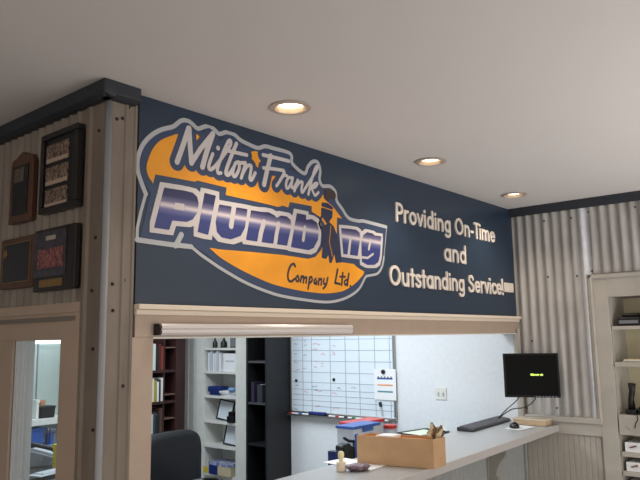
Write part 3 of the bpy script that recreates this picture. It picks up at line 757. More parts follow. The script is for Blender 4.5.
# tub with blue lid
def tub(name, px, py0, pw, ph, y, lidm, bodym, lb, lidh=.012, dp=.12):
    a = bp(px-pw/2, py0, 1, y); b = bp(px+pw/2, py0, 1, y)
    top = a.z; xc = (a.x+b.x)/2; hw = (b.x-a.x)/2
    t = thing(name, lb, 'container', (xc, y, ZD))
    k = .9
    mb = MB().prism([(-hw*k, ZD), (hw*k, ZD), (hw, top-lidh), (-hw, top-lidh)], lambda a_, b_, d: (xc+a_, d, b_), y-dp/2, y+dp/2)
    obj('body', mb, bodym, t, bevel=.004)
    obj('lid', MB().box(xc-hw-.006, xc+hw+.006, y-dp/2-.006, y+dp/2+.006, top-lidh, top), lidm, t, bevel=.004)
    if name == 'storage_tub': obj('handle', MB().box(xc-hw*.4, xc+hw*.4, y-dp/2-.010, y-dp/2-.006, top-lidh-.02, top-lidh), lidm, t)
    return t
tub('storage_tub', 358, 426, 26, 25, .42, m_blue, m_clear, 'clear plastic tub with blue lid behind the cardboard box', .016)
tub('storage_tub', 362, 422.5, 28, 25, .62, m_red, m_clear, 'plastic tub with red lid behind the blue lidded tub', .02)
tj = thing('plastic_jar', 'round clear jar with red screw lid below the whiteboard', 'jar', (0, 0, 0))
p = bp(390, 425, 1, .55); tj.location = (p.x, .55, ZD); zt = p.z-ZD
rj = .045
obj('body', MB().lathe([(rj*.96, 0), (rj, .01), (rj, zt-.035), (rj*.9, zt-.022), (rj*.9, zt-.016)], (0, 0, 0), 24), m_clear, tj, smooth=2, local=True)
obj('lid', MB().lathe([(rj*1.02, zt-.018), (rj*1.02, zt), (rj*.9, zt+.003)], (0, 0, 0), 24), m_red, tj, smooth=2, local=True)
# tape dispenser like black curvy thing, bottle, little book
td = thing('desk_stand', 'black curved desk accessory tangled beside the blue lidded tub', 'desk accessory', (0, 0, 0))
q = lambda px, py, y=.30: tuple(bp(px, py, 1, y))
pth = catmull([q(344, 438), q(349, 441), q(354, 442), q(352, 450), q(347, 447), q(343, 446), q(341, 452)], 5)
td.location = (bp(348, 450, 1, .30).x, .30, ZD)
obj('loop', MB().tube(pth, .008, 8), m_black, td, smooth=True)
a = bp(341, 446, 1, .31); b = bp(353, 456, 1, .31)
obj('body', MB().prism([(a.x, ZD), (b.x, ZD), (b.x+.0, a.z-.03), ((a.x+b.x)/2, a.z+.01), (a.x, a.z)], lambda u, v, d: (u, d, v), .29, .35), m_black, td, bevel=.006)
p = bp(356.5, 440, 1, .29)
bt = thing('plastic_bottle', 'slim bright blue bottle beside the cardboard box', 'bottle', (p.x, .29, ZD)); hb = bp(356, 434, 1, .29).z-ZD
obj('body', MB().lathe([(.016, 0), (.018, .006), (.018, hb-.05), (.008, hb-.025), (.008, hb-.018)], (0, 0, 0), 16), m_blue, bt, smooth=2, local=True)
obj('cap', MB().lathe([(.010, hb-.02), (.010, hb), (.007, hb+.002)], (0, 0, 0), 16), m_blue, bt, smooth=2, local=True)

def book(name, x, y, z, w, h, d, m, lb, cat='book', group=None, rz=0, lean=0, flat=False):
    """w thickness along local x, d depth along local y (spine at -y), h height"""
    t = thing(name, lb, cat, (x, y, z), rz, group)
    if lean: t.rotation_euler = (0, lean, rz)
    c_ = .0025
    mb = MB().box(-w/2, -w/2+c_, 0, d, 0, h).box(w/2-c_, w/2, 0, d, 0, h).box(-w/2+c_, w/2-c_, 0, c_, 0, h)
    pg = MB().box(-w/2+c_, w/2-c_, c_, d-.004, .003, h-.003)
    if flat:
        R_ = Matrix.Translation((0, 0, w/2)) @ Matrix.Rotation(PI/2, 4, 'Y'); mb.tf(R_); pg.tf(R_)
    obj('cover', mb, m, t, local=True); obj('pages', pg, m_paper, t, local=True)
    return t
p = bp(337, 451, 1, .27)
book('notepad', p.x, .27, ZD, .03, p.z-ZD, .045, m_dblue, 'small blue and tan notebook standing behind the counter, left of the tub', 'notebook', rz=.2)
# letter trays
for k, (px, py, lb, dz) in enumerate([(421, 431.5, 'dark letter tray holding pale paper behind the cardboard box', 0), (446, 427.5, 'dark letter tray nearest the keyboard, behind the other tray', 0)]):
    yk = .42+.22*k; p = bp(px, py, 1, yk)
    t = thing('letter_tray', lb, 'tray', (p.x, yk, ZD), -.15)
    hz = p.z-ZD; w_, d_ = .13, .09
    mb = MB().box(-w_, w_, -d_, d_, 0, .006)
    for s in (-1, 1): mb.box(s*w_-.003, s*w_+.003, -d_, d_, .006, hz)
    mb.box(-w_, w_, d_-.004, d_, .006, hz); mb.box(-w_, w_, -d_, d_, hz-.028, hz-.022); mb.box(-w_, w_, -d_, -d_+.004, hz-.03, hz-.01)
    obj('tray_body', mb, mat('tray smoke plastic', (62, 70, 78), .4), t, local=True)
    o = obj('paper_stack', MB().box(-w_+.008, w_-.008, -d_+.01, d_-.008, hz-.0215, hz-.006), mat('pale green paper', (222, 228, 208), .7), t, local=True)

# ---------------------------------------------------------------- whiteboard on the office wall
wb = thing('whiteboard', 'large white dry erase board ruled into a schedule grid with faint red and blue writing', 'whiteboard', (0, 1.57, 1.0))
by0, by1, bz0, bz1 = 1.005, 2.115, 1.01, 1.9
mswb = mat('whiteboard surface', (222, 232, 240), .25)
obj('frame', frame_box(by0, by1, bz0, bz1, -.018, -.001, .022), m_steel, wb, bevel=.003)
obj('surface', MB().box(-.012, -.001, by0+.022, by1-.022, bz0+.022, bz1-.022), mswb, wb)
obj('tray', MB().box(-.06, -.001, by0+.01, by1-.01, bz0-.014, bz0-.006).box(-.062, -.058, by0+.01, by1-.01, bz0-.014, bz0+.0), m_steel, wb)
mb = MB()
for px in (303.8, 312.7, 331.3, 346.5, 360.3, 376, 391):
    y_ = wy(px, 370)[0]; mb.box(-.0135, -.012, y_-.002, y_+.002, bz0+.024, bz1-.024)
for py in (339.4, 350.4, 361.3, 372.7, 383, 390.4, 396, 401.6, 407):
    z_ = wy(331, py)[1]; mb.box(-.0135, -.012, by0+.03, by1-.03, z_-.0018, z_+.0018)
obj('grid_lines', mb, mat('grid ink', (140, 152, 168), .5), wb)
def scribble(cells, m, nm):
    for px, py, n in cells:
        mb = MB()
        y_, z_ = wy(px, py); pts = []
        for i in range(n): pts.append((-.0135, y_-i*.008, z_+random.uniform(-.009, .009)))
        mb.tube(pts, .0016, 4)
        obj(nm, mb, m, wb)
scribble([(295, 344, 6), (305, 345, 5), (295, 354, 5), (304.5, 355.5, 5), (305, 341, 4), (294, 408.5, 8), (313, 386, 8), (315, 390, 6), (338, 388, 6), (352, 387, 7), (296, 385.5, 6)], mat('blue marker ink', (70, 84, 150), .5), 'blue_writing')
scribble([(314, 344, 11), (333, 345, 6), (313, 349, 9), (322, 354, 7), (333, 354, 6), (333, 352, 5), (316, 362, 4), (322, 363, 4), (315, 367, 5), (322, 367, 4), (295, 362, 6), (296, 370, 8), (304, 368, 5), (305, 392, 7), (317, 391, 9), (333, 393, 8), (317, 406, 7), (334, 408, 9), (295, 415, 6)], mat('red marker ink', (206, 110, 110), .5), 'red_writing')
for px, py, lb in [(297.5, 380.5, 'small dark magnet in the left column of the whiteboard'), (335, 379.5, 'small dark magnet near the middle of the whiteboard')]:
    y_, z_ = wy(px, py); o = obj('magnet', MB().lathe([(.013, 0), (.013, -.008), (.009, -.011)], (-.0122, y_, z_), 14, 'x'), m_grey if 0 else m_black, smooth=2); tag(o, lb, 'magnet', 'magnets on the whiteboard')
y_, z_ = wy(320, 414)
er = thing('whiteboard_eraser', 'dark blue eraser lying on the whiteboard tray', 'eraser', (-.04, y_, bz0-.0055))
obj('grip', MB().box(-.054, -.02, y_-.085, y_+.085, bz0+.004, bz0+.028), m_dblue, er, bevel=.004)
obj('felt_pad', MB().box(-.052, -.022, y_-.083, y_+.083, bz0-.0055, bz0+.004), m_blackl, er)
cols = [('red', m_red), ('blue', m_blue), ('white', m_paper), ('red', m_red), ('black', m_black), ('green', mat('green marker', (60, 140, 90), .4)), ('blue', m_blue), ('red', m_red)]
ypos = [2.05, 1.93, 1.60, 1.53, 1.44, 1.36, 1.24, 1.12]
nms = ['leftmost', 'second from the left', 'just right of the eraser', 'fourth', 'middle', 'just right of the black one', 'near the hanging pen', 'rightmost']
for (cn, cm), yy, nn in zip(cols, ypos, nms):
    t = thing('dry_erase_marker', f'{cn} marker pen on the whiteboard tray, {nn}', 'marker', (-.04, yy, bz0-.0055), group='markers on the whiteboard tray')
    obj('barrel', MB().lathe([(.007, -.05), (.007, .02)], (0, 0, .0075), 10, 'y'), m_paper, t, smooth=2, local=True)
    obj('cap', MB().lathe([(.008, .02), (.008, .055), (.006, .058)], (0, 0, .0085), 10, 'y'), cm, t, smooth=2, local=True)
# calendar sheet and hanging pen
ca = thing('schedule_sheet', 'white notice sheet with blue and orange bars pinned over the whiteboard edge', 'paper', (-.02, 1.1, 1.16))
obj('sheet', MB().box(-.0205, -.0195, 1.0, 1.205, 1.165, 1.402), m_paper, ca)
for (py, c_) in [(378.5, m_blue), (385, mat('orange bar', (226, 160, 110), .6)), (391.5, mat('teal bar', (80, 140, 160), .6))]:
    y_, z_ = wy(386, py); obj('printed_bar', MB().box(-.0212, -.0206, 1.03, 1.175, z_-.006, z_+.006), c_, ca)
mb = MB()
for k in range(5): mb.box(-.0212, -.0206, 1.035+k*.03, 1.05+k*.03, 1.33, 1.345)
obj('printed_marks', mb, m_grey, ca)
y_, z_ = wy(385, 371.5)
o = obj('clip_magnet', MB().lathe([(.017, 0), (.017, -.01), (.01, -.014)], (-.0215, y_, z_), 14, 'x'), m_black, smooth=2); tag(o, 'round black magnet holding the notice sheet', 'magnet')
pn = thing('hanging_pen', 'black and white pen hanging below the notice sheet on the whiteboard', 'pen', (-.02, 1.17, 1.06))
a = bp(380, 402, 0, -.02); b = bp(382.5, 416, 0, -.02)
obj('holder', MB().tube([a, a+(b-a)*.35], .012, 10), m_black, pn, smooth=2); obj('barrel', MB().tube([a+(b-a)*.35, b], .007, 8), m_lgrey, pn, smooth=2)
y_, z_ = wy(441, 393.5)
sw = thing('light_switch', 'white double switch plate on the bare office wall', 'switch', (-.0, y_, z_-.04))
y1_, z1_ = wy(435.5, 387.5); y2_, z2_ = wy(447, 400)
obj('cover_plate', MB().box(-.007, -.0005, y2_, y1_, z2_, z1_), m_white, sw, bevel=.002)
for k in (0, 1):
    yc = y2_+(y1_-y2_)*(.28+.44*k); obj('toggle', MB().box(-.014, -.007, yc-.006, yc+.006, (z1_+z2_)/2-.012, (z1_+z2_)/2+.012), m_lgrey, sw)

# ---------------------------------------------------------------- black cabinet
cb = thing('bookcase', 'tall narrow black open bookcase standing beside the whiteboard', 'bookcase', (-.15, 2.24, 0))
x0, x1, y0, y1, zt = -.30, -.002, 2.118, 2.37, 1.95
mb = MB().box(x0, x1, y0, y0+.02, 0, zt).box(x0, x1, y1-.02, y1, 0, zt)
obj('side_panel', MB().box(x0, x1, y0, y0+.02, 0, zt), m_blackw, cb); obj('side_panel', MB().box(x0, x1, y1-.02, y1, 0, zt), m_blackw, cb)
obj('back_panel', MB().box(x1-.01, x1, y0+.02, y1-.02, 0, zt), m_blackw, cb); obj('top', MB().box(x0, x1, y0+.02, y1-.02, zt-.02, zt), m_blackw, cb)
for z_ in (.06, .42, .77, 1.113, 1.463): obj('shelf', MB().box(x0+.005, x1-.01, y0+.02, y1-.02, z_-.018, z_), m_blackw if z_ < 1 else mat('black shelf edge', (58, 58, 62), .5), cb)
book('book', -.29, 2.30, 1.1135, .035, .17, .12, mat('dark violet cover', (38, 32, 48), .5), 'dark violet book, left one of the pair in the black bookcase', group='books in the black bookcase', rz=-PI/2)
book('book', -.29, 2.215, 1.1135, .06, .15, .12, mat('charcoal case', (44, 46, 54), .35), 'thick charcoal book, right one of the pair in the black bookcase', group='books in the black bookcase', rz=-PI/2)

# ---------------------------------------------------------------- white built-in bookcase in the office
wc = thing('bookcase', 'white built-in bookcase in the office wall between the brown and black bookcases', 'bookcase', (.1, 3.04, 0))
mb = MB().box(-.018, -.0005, 2.67, OY0, 0, 2.1).box(-.018, -.0005, OY1, 3.40, 0, 2.1).box(-.018, -.0005, OY0, OY1, 1.95, 2.1)
obj('face_frame', mb, m_white, wc, bevel=.002)
obj('lining', MB().box(.235, .248, OY0+.001, OY1-.001, 0, 1.95).box(.0, .235, OY0+.001, OY0+.006, 0, 1.95).box(.0, .235, OY1-.006, OY1-.001, 0, 1.95), m_white, wc)
zsh = [1.57, 1.345, 1.113, .874, .647, .385]
for z_ in zsh+[.1]: obj('shelf', MB().box(-.012, .234, OY0+.007, OY1-.007, z_-.022, z_), m_white, wc)
# casing strips between the corner and the bookcase
r = MB().box(-.022, -.0, 3.405, 3.43, 0, ZC-.001).box(-.014, -.0, 3.43, 3.50, 0, ZC-.001).box(-.024, 0, 3.50, 3.52, 0, ZC-.001)
struct('trim_6', r, m_white)
# contents, each placed on its shelf
def shy(px): return wy(px, 400, .05)[0]
for k, (yy, w_, hh, lb) in enumerate([(3.17, .05, .12, 'left dark bottle on the top visible white shelf'), (3.04, .065, .13, 'middle dark bottle on the top visible white shelf')]):
    t = thing('dark_bottle', lb, 'bottle', (.04, yy, 1.5705), group='dark bottles on the white bookcase')
    obj('body', MB().lathe([(w_*.5, 0), (w_*.5, .05), (w_*.2, .075), (w_*.18, hh)], (0, 0, 0), 16), m_black, t, smooth=2, local=True)
    obj('cap', MB().lathe([(w_*.24, hh), (w_*.24, hh+.02)], (0, 0, 0), 12), m_grey, t, local=True)
t = thing('desk_radio', 'dark boxy speaker at the right of the top visible white shelf', 'speaker', (.06, 2.89, 1.5705))
obj('housing', MB().box(-.03, .05, -.05, .05, 0, .12), m_black, t, bevel=.004, local=True); obj('grille', MB().box(-.033, -.03, -.04, .04, .01, .11), m_grey, t, local=True)
binders = [(3.215, .028), (3.180, .03), (3.145, .024), (3.115, .02), (3.085, .03), (3.05, .026)]
for k, (yy, w_) in enumerate(binders):
    book('binder', .0, yy, 1.3455, w_, .18+.012*math.sin(k*2), .2, mat(f'binder {k%3}', [(226, 228, 234), (196, 202, 214), (236, 236, 238)][k % 3], .5), f'white paper binder, number {["one","two","three","four","five","six"][k]} from the left on the second visible white shelf', 'binder', 'white binders in the white bookcase', rz=-PI/2, lean=-.04*(k > 3))
t = thing('document_stack', 'white loose leaf pack facing forward at the right of the binders', 'papers', (.02, 2.93, 1.3455))
obj('sheets', MB().box(-.01, .05, -.10, .085, 0, .17), m_paper, t, local=True, bevel=.002); obj('label_strip', MB().box(-.0115, -.01, -.07, .05, .09, .105), m_lgrey, t, local=True)
t = thing('blue_case', 'dark blue case lying at the left of the third visible white shelf', 'case', (.07, 3.155, 1.1135))
obj('case_body', MB().box(-.06, .06, -.09, .09, .03, .085), m_dblue, t, bevel=.01, local=True); obj('case_base', MB().box(-.05, .05, -.07, .07, 0, .03), m_dblue, t, bevel=.006, local=True)
t = thing('paper_pile', 'loose white papers and booklets beside the blue case', 'papers', (.03, 2.945, 1.1135))
for k in range(4): obj('booklet', MB().box(-.03, .09, -.10, .10, k*.012, k*.012+.011).tf(Matrix.Rotation(.15*k-.2, 4, 'Z')), [m_paper, m_lgrey, m_paper, m_paper][k], t, local=True)
t = thing('blue_pouch', 'light blue pouch lying on white papers beside the dark blue case', 'pouch', (.01, 2.885, 1.1135+.0485)); t.scale = (1, 1, .7)
mbp = MB().lathe([(.03, 0), (.045, .015), (.042, .035), (.02, .05)], (0, 0, 0), 16); obj('pouch_body', mbp, mat('light blue cloth', (120, 160, 210), .6), t, smooth=True, local=True)
def pframe(yc, z, w_, h_, lb, tilt):
    t = thing('certificate_frame', lb, 'picture frame', (.06, yc, z+.002), 0, 'framed certificates in the white bookcase'); t.rotation_euler = (tilt, .18, 0)
    obj('frame', frame_box(-w_/2, w_/2, 0, h_, -.006, .006, .014), m_black, t, local=True)
    obj('certificate', MB().box(-.003, .004, -w_/2+.014, w_/2-.014, .014, h_-.014), mat('certificate paper', (212, 220, 226), .4), t, local=True)
    mb = MB()
    for i in range(6): mb.box(-.0036, -.003, -w_*.3, w_*.3, h_*(.3+.08*i), h_*(.3+.08*i)+.003)
    obj('text_lines', mb, m_lgrey, t, local=True)
pframe(3.06, .874, .22, .195, 'black framed certificate leaning on the fourth visible white shelf', .10)
t = thing('black_camera', 'small black bulky device in front of the framed certificate', 'device', (.0, 2.875, .8745))
obj('device_body', MB().box(-.03, .04, -.045, .045, 0, .06), m_black, t, bevel=.006, local=True); obj('device_top', MB().box(-.02, .03, -.03, .035, .06, .10), m_black, t, bevel=.006, local=True)
pframe(2.93, .647, .27, .205, 'black framed paper leaning on the fifth visible white shelf', .06)
t = thing('game_box', 'blue and tan flat carton on the lowest visible white shelf', 'box', (.04, 3.02, .3855), -.05)
obj('carton', MB().box(-.07, .12, -.17, .15, 0, .10), m_tan, t, bevel=.002, local=True); obj('blue_lid', MB().box(-.073, .123, -.173, .153, .085, .112), mat('blue printed lid', (70, 88, 150), .4, rgb2=(190, 196, 210), nscale=30), t, local=True)
obj('printed_end', MB().box(-.074, -.0705, .02, .15, .0, .085), m_dblue, t, local=True)
t = thing('yellow_card', 'small yellow tag card at the left end of the blue carton', 'card', (-.012, 3.235, .3855))
obj('card', MB().box(-.003, .0, -.03, .03, 0, .055), m_yellow, t, local=True); obj('fold', MB().box(0, .02, -.03, .03, 0, .003), m_yellow, t, local=True)

# ---------------------------------------------------------------- brown bookcase on the back wall
bb = thing('bookcase', 'dark brown wooden bookcase full of books in the far office corner', 'bookcase', (-.6, 3.45, 0))
yf = 3.32
xr = bp(185, 400, 1, yf).x; xs_ = bp(175.5, 400, 1, yf).x; xl = xr-1.1
obj('side_panel', MB().box(xs_, xr, yf, 3.595, 0, 2.0), m_brown, bb, bevel=.002)
obj('side_panel', MB().box(xl, xl+.03, yf, 3.595, 0, 2.0), m_brown, bb)
obj('back_panel', MB().box(xl+.03, xs_, 3.575, 3.595, 0, 2.0), mat('dark brown back', (70, 48, 42), .6), bb)
obj('top', MB().box(xl+.03, xs_, yf, 3.575, 1.97, 2.0), m_brown, bb)
shz = [bp(155, py, 1, yf).z for py in (370.5, 402, 434)]+[.38, .1]
for z_ in shz: obj('shelf', MB().box(xl+.03, xs_, yf+.005, 3.575, z_-.025, z_), m_brown, bb)
BC = [((236, 236, 228), 'white'), ((176, 196, 60), 'lime'), ((206, 214, 208), 'pale grey'), ((30, 40, 36), 'dark green'), ((84, 34, 30), 'maroon'), ((128, 56, 44), 'brick red')]
BC2 = [((30, 32, 38), 'black'), ((212, 208, 190), 'cream'), ((160, 150, 60), 'olive'), ((220, 222, 226), 'white'), ((50, 54, 76), 'slate'), ((224, 220, 214), 'ivory')]
BC3 = [((40, 44, 50), 'charcoal'), ((216, 220, 226), 'white'), ((190, 198, 206), 'silver'), ((60, 70, 74), 'grey'), ((44, 40, 46), 'black'), ((80, 60, 50), 'brown')]
ordn = ['first', 'second', 'third', 'fourth', 'fifth', 'sixth', 'seventh', 'eighth', 'ninth', 'tenth', 'eleventh', 'twelfth']
for si, (z_, cc) in enumerate(zip(shz[:3], (BC, BC2, BC3))):
    x_ = xs_-.14; k = 0
    while x_ > xs_-.52:
        w_ = random.uniform(.022, .042) if si != 1 else random.uniform(.016, .03); hh = random.uniform(.2, .25) if si == 0 else random.uniform(.16, .23)
        c_, cn = cc[(5-k) % 6]
        book('book', x_-w_/2, yf+.01, z_+.0005, w_, hh, .19, mat('cover '+cn, c_, .5), f'{cn} book, {ordn[k]} from the right on the {["upper","middle","lower"][si]} brown shelf', group=f'books on the {["upper","middle","lower"][si]} brown shelf')
        x_ -= w_+.003; k += 1
        if k > 11: break
# thin divider with little shelves at the right of the brown case
dv = MB().box(xs_-.135, xs_-.125, yf+.006, 3.575, shz[2], 1.97)
obj('divider', dv, m_brown, bb)
for py in (347, 394, 418): 
    z_ = bp(170, py, 1, yf).z; obj('small_shelf', MB().box(xs_-.125, xs_, yf+.01, 3.575, z_-.01, z_), mat('worn shelf edge', (120, 92, 80), .5), bb)

# ---------------------------------------------------------------- office chair
chx, chy = -1.46, 1.8
ch = thing('office_chair', 'black padded office chair with rounded high back behind the counter', 'chair', (chx, chy, 0), .15)
n = 0; mb = MB()
def super_slab(w, h, z0, y0, t_, seg=40, p_=4.5, rings=6):
    mb = MB()
    for r_ in range(rings+1):
        f_ = -1+2*r_/rings; s_ = (1-abs(f_)**3.2)**.5*.12+.88 if abs(f_) < 1 else .86
        for k in range(seg):
            a = 2*PI*k/seg; ca_, sa_ = math.cos(a), math.sin(a)
            x_ = math.copysign(abs(ca_)**(2/p_), ca_)*w/2*s_; z_ = math.copysign(abs(sa_)**(2/p_), sa_)*h/2*s_
            mb.v.append((x_, y0+f_*t_/2-.25*x_*x_-.06*(z_/h)**2, z0+z_))
    for r_ in range(rings):
        for k in range(seg):
            a = r_*seg+k; b = r_*seg+(k+1) % seg; mb.f.append([a, b, b+seg, a+seg])
    mb.f.append(list(range(seg))); mb.f.append([rings*seg+k for k in range(seg)])
    return mb
obj('backrest', super_slab(.60, .56, .75, .12, .10), m_blackl, ch, smooth=True, local=True)
obj('seat', super_slab(.50, .48, 0, 0, .10).tf(Matrix.Translation((0, -.12, .46)) @ Matrix.Rotation(PI/2, 4, 'X')), m_blackl, ch, smooth=True, local=True)
for s in (-1, 1): obj('armrest', MB().tube([(s*.26, .1, .52), (s*.29, .08, .66), (s*.29, -.1, .68), (s*.28, -.24, .64), (s*.25, -.2, .46)], .018, 8), m_black, ch, smooth=True, local=True)
obj('gas_column', MB().lathe([(.03, .1), (.03, .25), (.02, .25), (.02, .41)], (0, -.1, 0), 14), m_steel, ch, smooth=2, local=True)
for k in range(5):
    a = 2*PI*k/5; e_ = (.3*math.cos(a), -.1+.3*math.sin(a))
    lg = obj('leg', MB().tube([(0, -.1, .11), (e_[0], e_[1], .075)], [.025, .015], 8), m_black, ch, smooth=True, local=True)
    cs_ = obj('caster', MB().lathe([(.028, -.012), (.028, .012)], (e_[0], e_[1], .028), 14, 'y'), m_black, lg, local=True)
# dark monitor back just under the opening, left
p1 = bp(151, 476.5, 1, .62); p2 = bp(203, 478.5, 1, .62); 
sd = thing('side_table', 'small dark side table under the monitor in the left of the office', 'table', (-2.3, .62, 0))
obj('table_top', MB().box(-2.62, -2.0, .42, .8, ZD-.03, ZD-.0005), m_blackw, sd)
for x_ in (-2.58, -2.04):
    for y_ in (.46, .76): obj('leg', MB().box(x_-.02, x_+.02, y_-.02, y_+.02, 0, ZD-.03), m_blackw, sd)
mo2 = thing('computer_monitor', 'thin black top edge of a monitor on the desk in front of the chair', 'monitor', (p1.x+.22, .62, ZD))
obj('rear_shell', MB().box(p1.x-.05-mo2.location.x, p2.x-mo2.location.x, -.012, .02, .06, p2.z-ZD), m_black, mo2, bevel=.004, local=True)
obj('stand', MB().box(-.03, .03, -.005, .015, .012, .09).box(-.1, .1, -.06, .08, 0, .012), m_black, mo2, local=True)

# ---------------------------------------------------------------- seen through the small window
YB = 3.597
def bx_(px0, px1, py0, py1, y):
    a = bp(px0, py1, 1, y); b = bp(px1, py0, 1, y); return a.x, b.x, a.z, b.z
xa, xb = -2.35, -1.05
zsu = bp(47, 418.5, 1, 3.35).z; zsl = bp(47, 446, 1, 3.35).z
lw = struct('wall_panelling', MB().box(-2.6, -.95, 3.585, 3.6, .9, ZC), m_green, bpy.data.objects['wall_back'])
mb = MB()
for k in range(7): mb.box(-2.45+k*.22, -2.44+k*.22, 3.58, 3.585, 1.1, ZC-.01)
struct('panel_seams', mb, m_grey, bpy.data.objects['wall_back'])
zt = bp(47, 342, 1, 3.5).z
fl_ = thing('fluorescent_strip', 'bright white fluorescent strip light on the far office wall seen through the small window', 'light', (-1.55, 3.55, zt))
obj('housing', MB().box(-2.1, -1.25, 3.555, 3.584, zt+.012, zt+.04), m_white, fl_)
obj('tube', MB().tube([(-2.08, 3.55, zt), (-1.27, 3.55, zt)], .014, 10), mat('lit tube', (240, 250, 255), .4, emit=4), fl_, smooth=True)
ws = thing('wall_shelf', 'two tier white wall shelf with pale blue lower edge seen through the small window', 'shelf', (-1.7, 3.45, zsl))
obj('shelf_board', MB().box(xa, xb, 3.35, 3.584, zsu-.05, zsu), m_white, ws, bevel=.002)
obj('shelf_board', MB().box(xa, xb, 3.35, 3.584, zsl-.02, zsl), mat('blue shelf edge', (120, 160, 196), .5), ws, bevel=.002)
obj('back_board', MB().box(xa, xb, 3.565, 3.584, zsl, zsu-.05), m_white, ws)
for x_ in (xa, xb-.02): obj('shelf_side', MB().box(x_, x_+.02, 3.35, 3.565, zsl, zsu-.05), m_white, ws)
def placed(name, px0, px1, py0, z, y, m, lb, cat, d=.12, cap=None):
    a = bp(px0, py0, 1, y); b = bp(px1, py0, 1, y)
    t = thing(name, lb, cat, ((a.x+b.x)/2, y, z)); hw = (b.x-a.x)/2; h = a.z-z
    obj('body', MB().prism([(-hw*.93, .0005), (hw*.93, .0005), (hw, h*.85), (-hw, h*.85)], lambda u, v, q_: (u, q_, v), 0, d), m, t, bevel=.004, local=True)
    obj('rim', MB().box(-hw-.004, hw+.004, -.004, d+.004, h*.85, h), cap or m, t, local=True)
placed('black_case', 40.5, 55.5, 407, zsu, 3.38, m_black, 'long dark case lying on the upper wall shelf', 'case')
placed('small_carton', 36.5, 39.5, 400, zsu, 3.38, m_white, 'small pale carton at the left of the upper wall shelf', 'box', .06)
placed('orange_packet', 41, 45.5, 400.5, zsu, 3.52, mat('dull orange', (196, 140, 104), .6), 'dull orange packet behind the dark case on the upper wall shelf', 'packet', .05)
placed('storage_bin', 30, 44, 429, zsl, 3.38, m_blue, 'blue plastic storage bin on the lower wall shelf', 'bin')
for px, cn, cm in [(48, 'dark', m_dblue), (51.5, 'blue', m_blue), (54.5, 'grey', m_grey)]:
    a = bp(px, 428, 1, 3.42)
    t = thing('spray_bottle', f'small {cn} bottle right of the blue bin on the lower wall shelf', 'bottle', (a.x, 3.42, zsl), group='bottles on the lower wall shelf'); h = a.z-zsl
    obj('body', MB().lathe([(.018, .0005), (.019, h*.6), (.007, h*.75), (.007, h*.85)], (0, 0, 0), 14), cm, t, smooth=2, local=True)
    obj('cap', MB().lathe([(.009, h*.85), (.009, h)], (0, 0, 0), 12), m_lgrey, t, local=True)
# desk with phone below
yd = 2.6; zd = bp(45, 467, 1, yd).z
d2 = thing('office_desk', 'dark desk with a telephone seen through the small window', 'desk', (-1.95, 2.7, 0))
obj('desk_top', MB().box(-2.75, -1.45, 2.3, 3.2, zd-.03, zd), mat('dark desk top', (62, 58, 58), .35), d2)
for x_ in (-2.7, -1.5):
    for y_ in (2.35, 3.15): obj('leg', MB().box(x_-.025, x_+.025, y_-.025, y_+.025, 0, zd-.03), m_black, d2)
pp = bp(44, 466, 2, zd)
ph = thing('desk_telephone', 'black and grey desk telephone on the dark desk', 'telephone', (-1.93, 2.72, zd+.0005), 1.08)
ph.scale = (1.25, 1.25, 1.25)
obj('base', MB().prism([(-.1, 0), (.1, 0), (.1, .10), (-.1, .03)], lambda a, b, d: (d, a, b+.0005), -.10, .11), m_grey, ph, bevel=.005, local=True)
obj('keypad', MB().prism([(-.08, .038), (.06, .088), (.06, .092), (-.08, .042)], lambda a, b, d: (d, a, b), -.02, .09), m_lgrey, ph, local=True)
obj('handset', MB().tube([(-.065, -.09, .06), (-.065, -.04, .09), (-.065, .04, .115), (-.065, .10, .12)], [.02, .013, .013, .022], 10), m_black, ph, smooth=True, local=True)
obj('display', MB().box(-.10, .11, .085, .11, .09, .15), m_black, ph, bevel=.004, local=True)
t = placed('document_holder', 57.5, 62, 445, zd, 2.45, m_yellow, 'upright yellow folder standing at the right of the telephone', 'folder', .06)
mb = MB().box(-.1, .1, -.06, .06, .0005, .006).box(-.05, .13, -.03, .05, .006, .012)
pq = bp(46, 474, 2, zd)
t = thing('loose_papers', 'loose papers lying on the dark desk in front of the telephone', 'papers', (pq.x, pq.y, zd), .3); obj('sheets', mb, m_lgrey, t, local=True)

# ---------------------------------------------------------------- built-in bookcase on the right wall
rb = thing('bookcase', 'white painted built-in bookcase recessed in the right wall, holding gadgets and drawer boxes', 'bookcase', (.1, -1.1, 0))
yo = -.520
mb = MB().box(-.014, .012, NY0, yo, 0, 2.0).box(-.014, .012, NY1-.1, NY1, 0, 2.0).box(-.014, .012, NY1, NY0, 1.877, 2.0)
obj('face_frame', mb, m_offw, rb, bevel=.002)
obj('moulding', MB().box(-.028, .0, yo-.008, yo+.016, 1.125, 2.024).box(-.028, .0, NY1-.1, yo+.016, 1.998, 2.024).box(-.034, .0, yo-.004, yo+.004, 1.125, 2.012), m_offw, rb, bevel=.004)
obj('lining', MB().box(.285, .298, NY1, NY0, 0, 1.877), m_shelfback, rb)
obj('lining_side', MB().box(.012, .285, NY0-.006, NY0-.001, 0, 1.877), m_offw, rb)
Z = lambda py: wy(620, py)[1]
sh = [(326, .022), (362, .03)]
for py, t_ in sh: obj('shelf', MB().box(-.002, .284, NY1+.001, NY0-.007, Z(py)-t_, Z(py)), m_offw, rb, bevel=.002)
zap = Z(414.5)
obj('apron', MB().box(-.01, .284, NY1+.001, NY0-.007, Z(434.5), zap), m_offw, rb, bevel=.003)
obj('knob', MB().lathe([(.005, 0), (.005, -.012), (.011, -.018), (.008, -.024)], (-.01, wy(630, 428)[0], wy(630, 428)[1]), 12, 'x'), m_corb, rb, smooth=2)
lows = [(451.5, 456), (470.5, 475), (490, 494), (510, 514)]
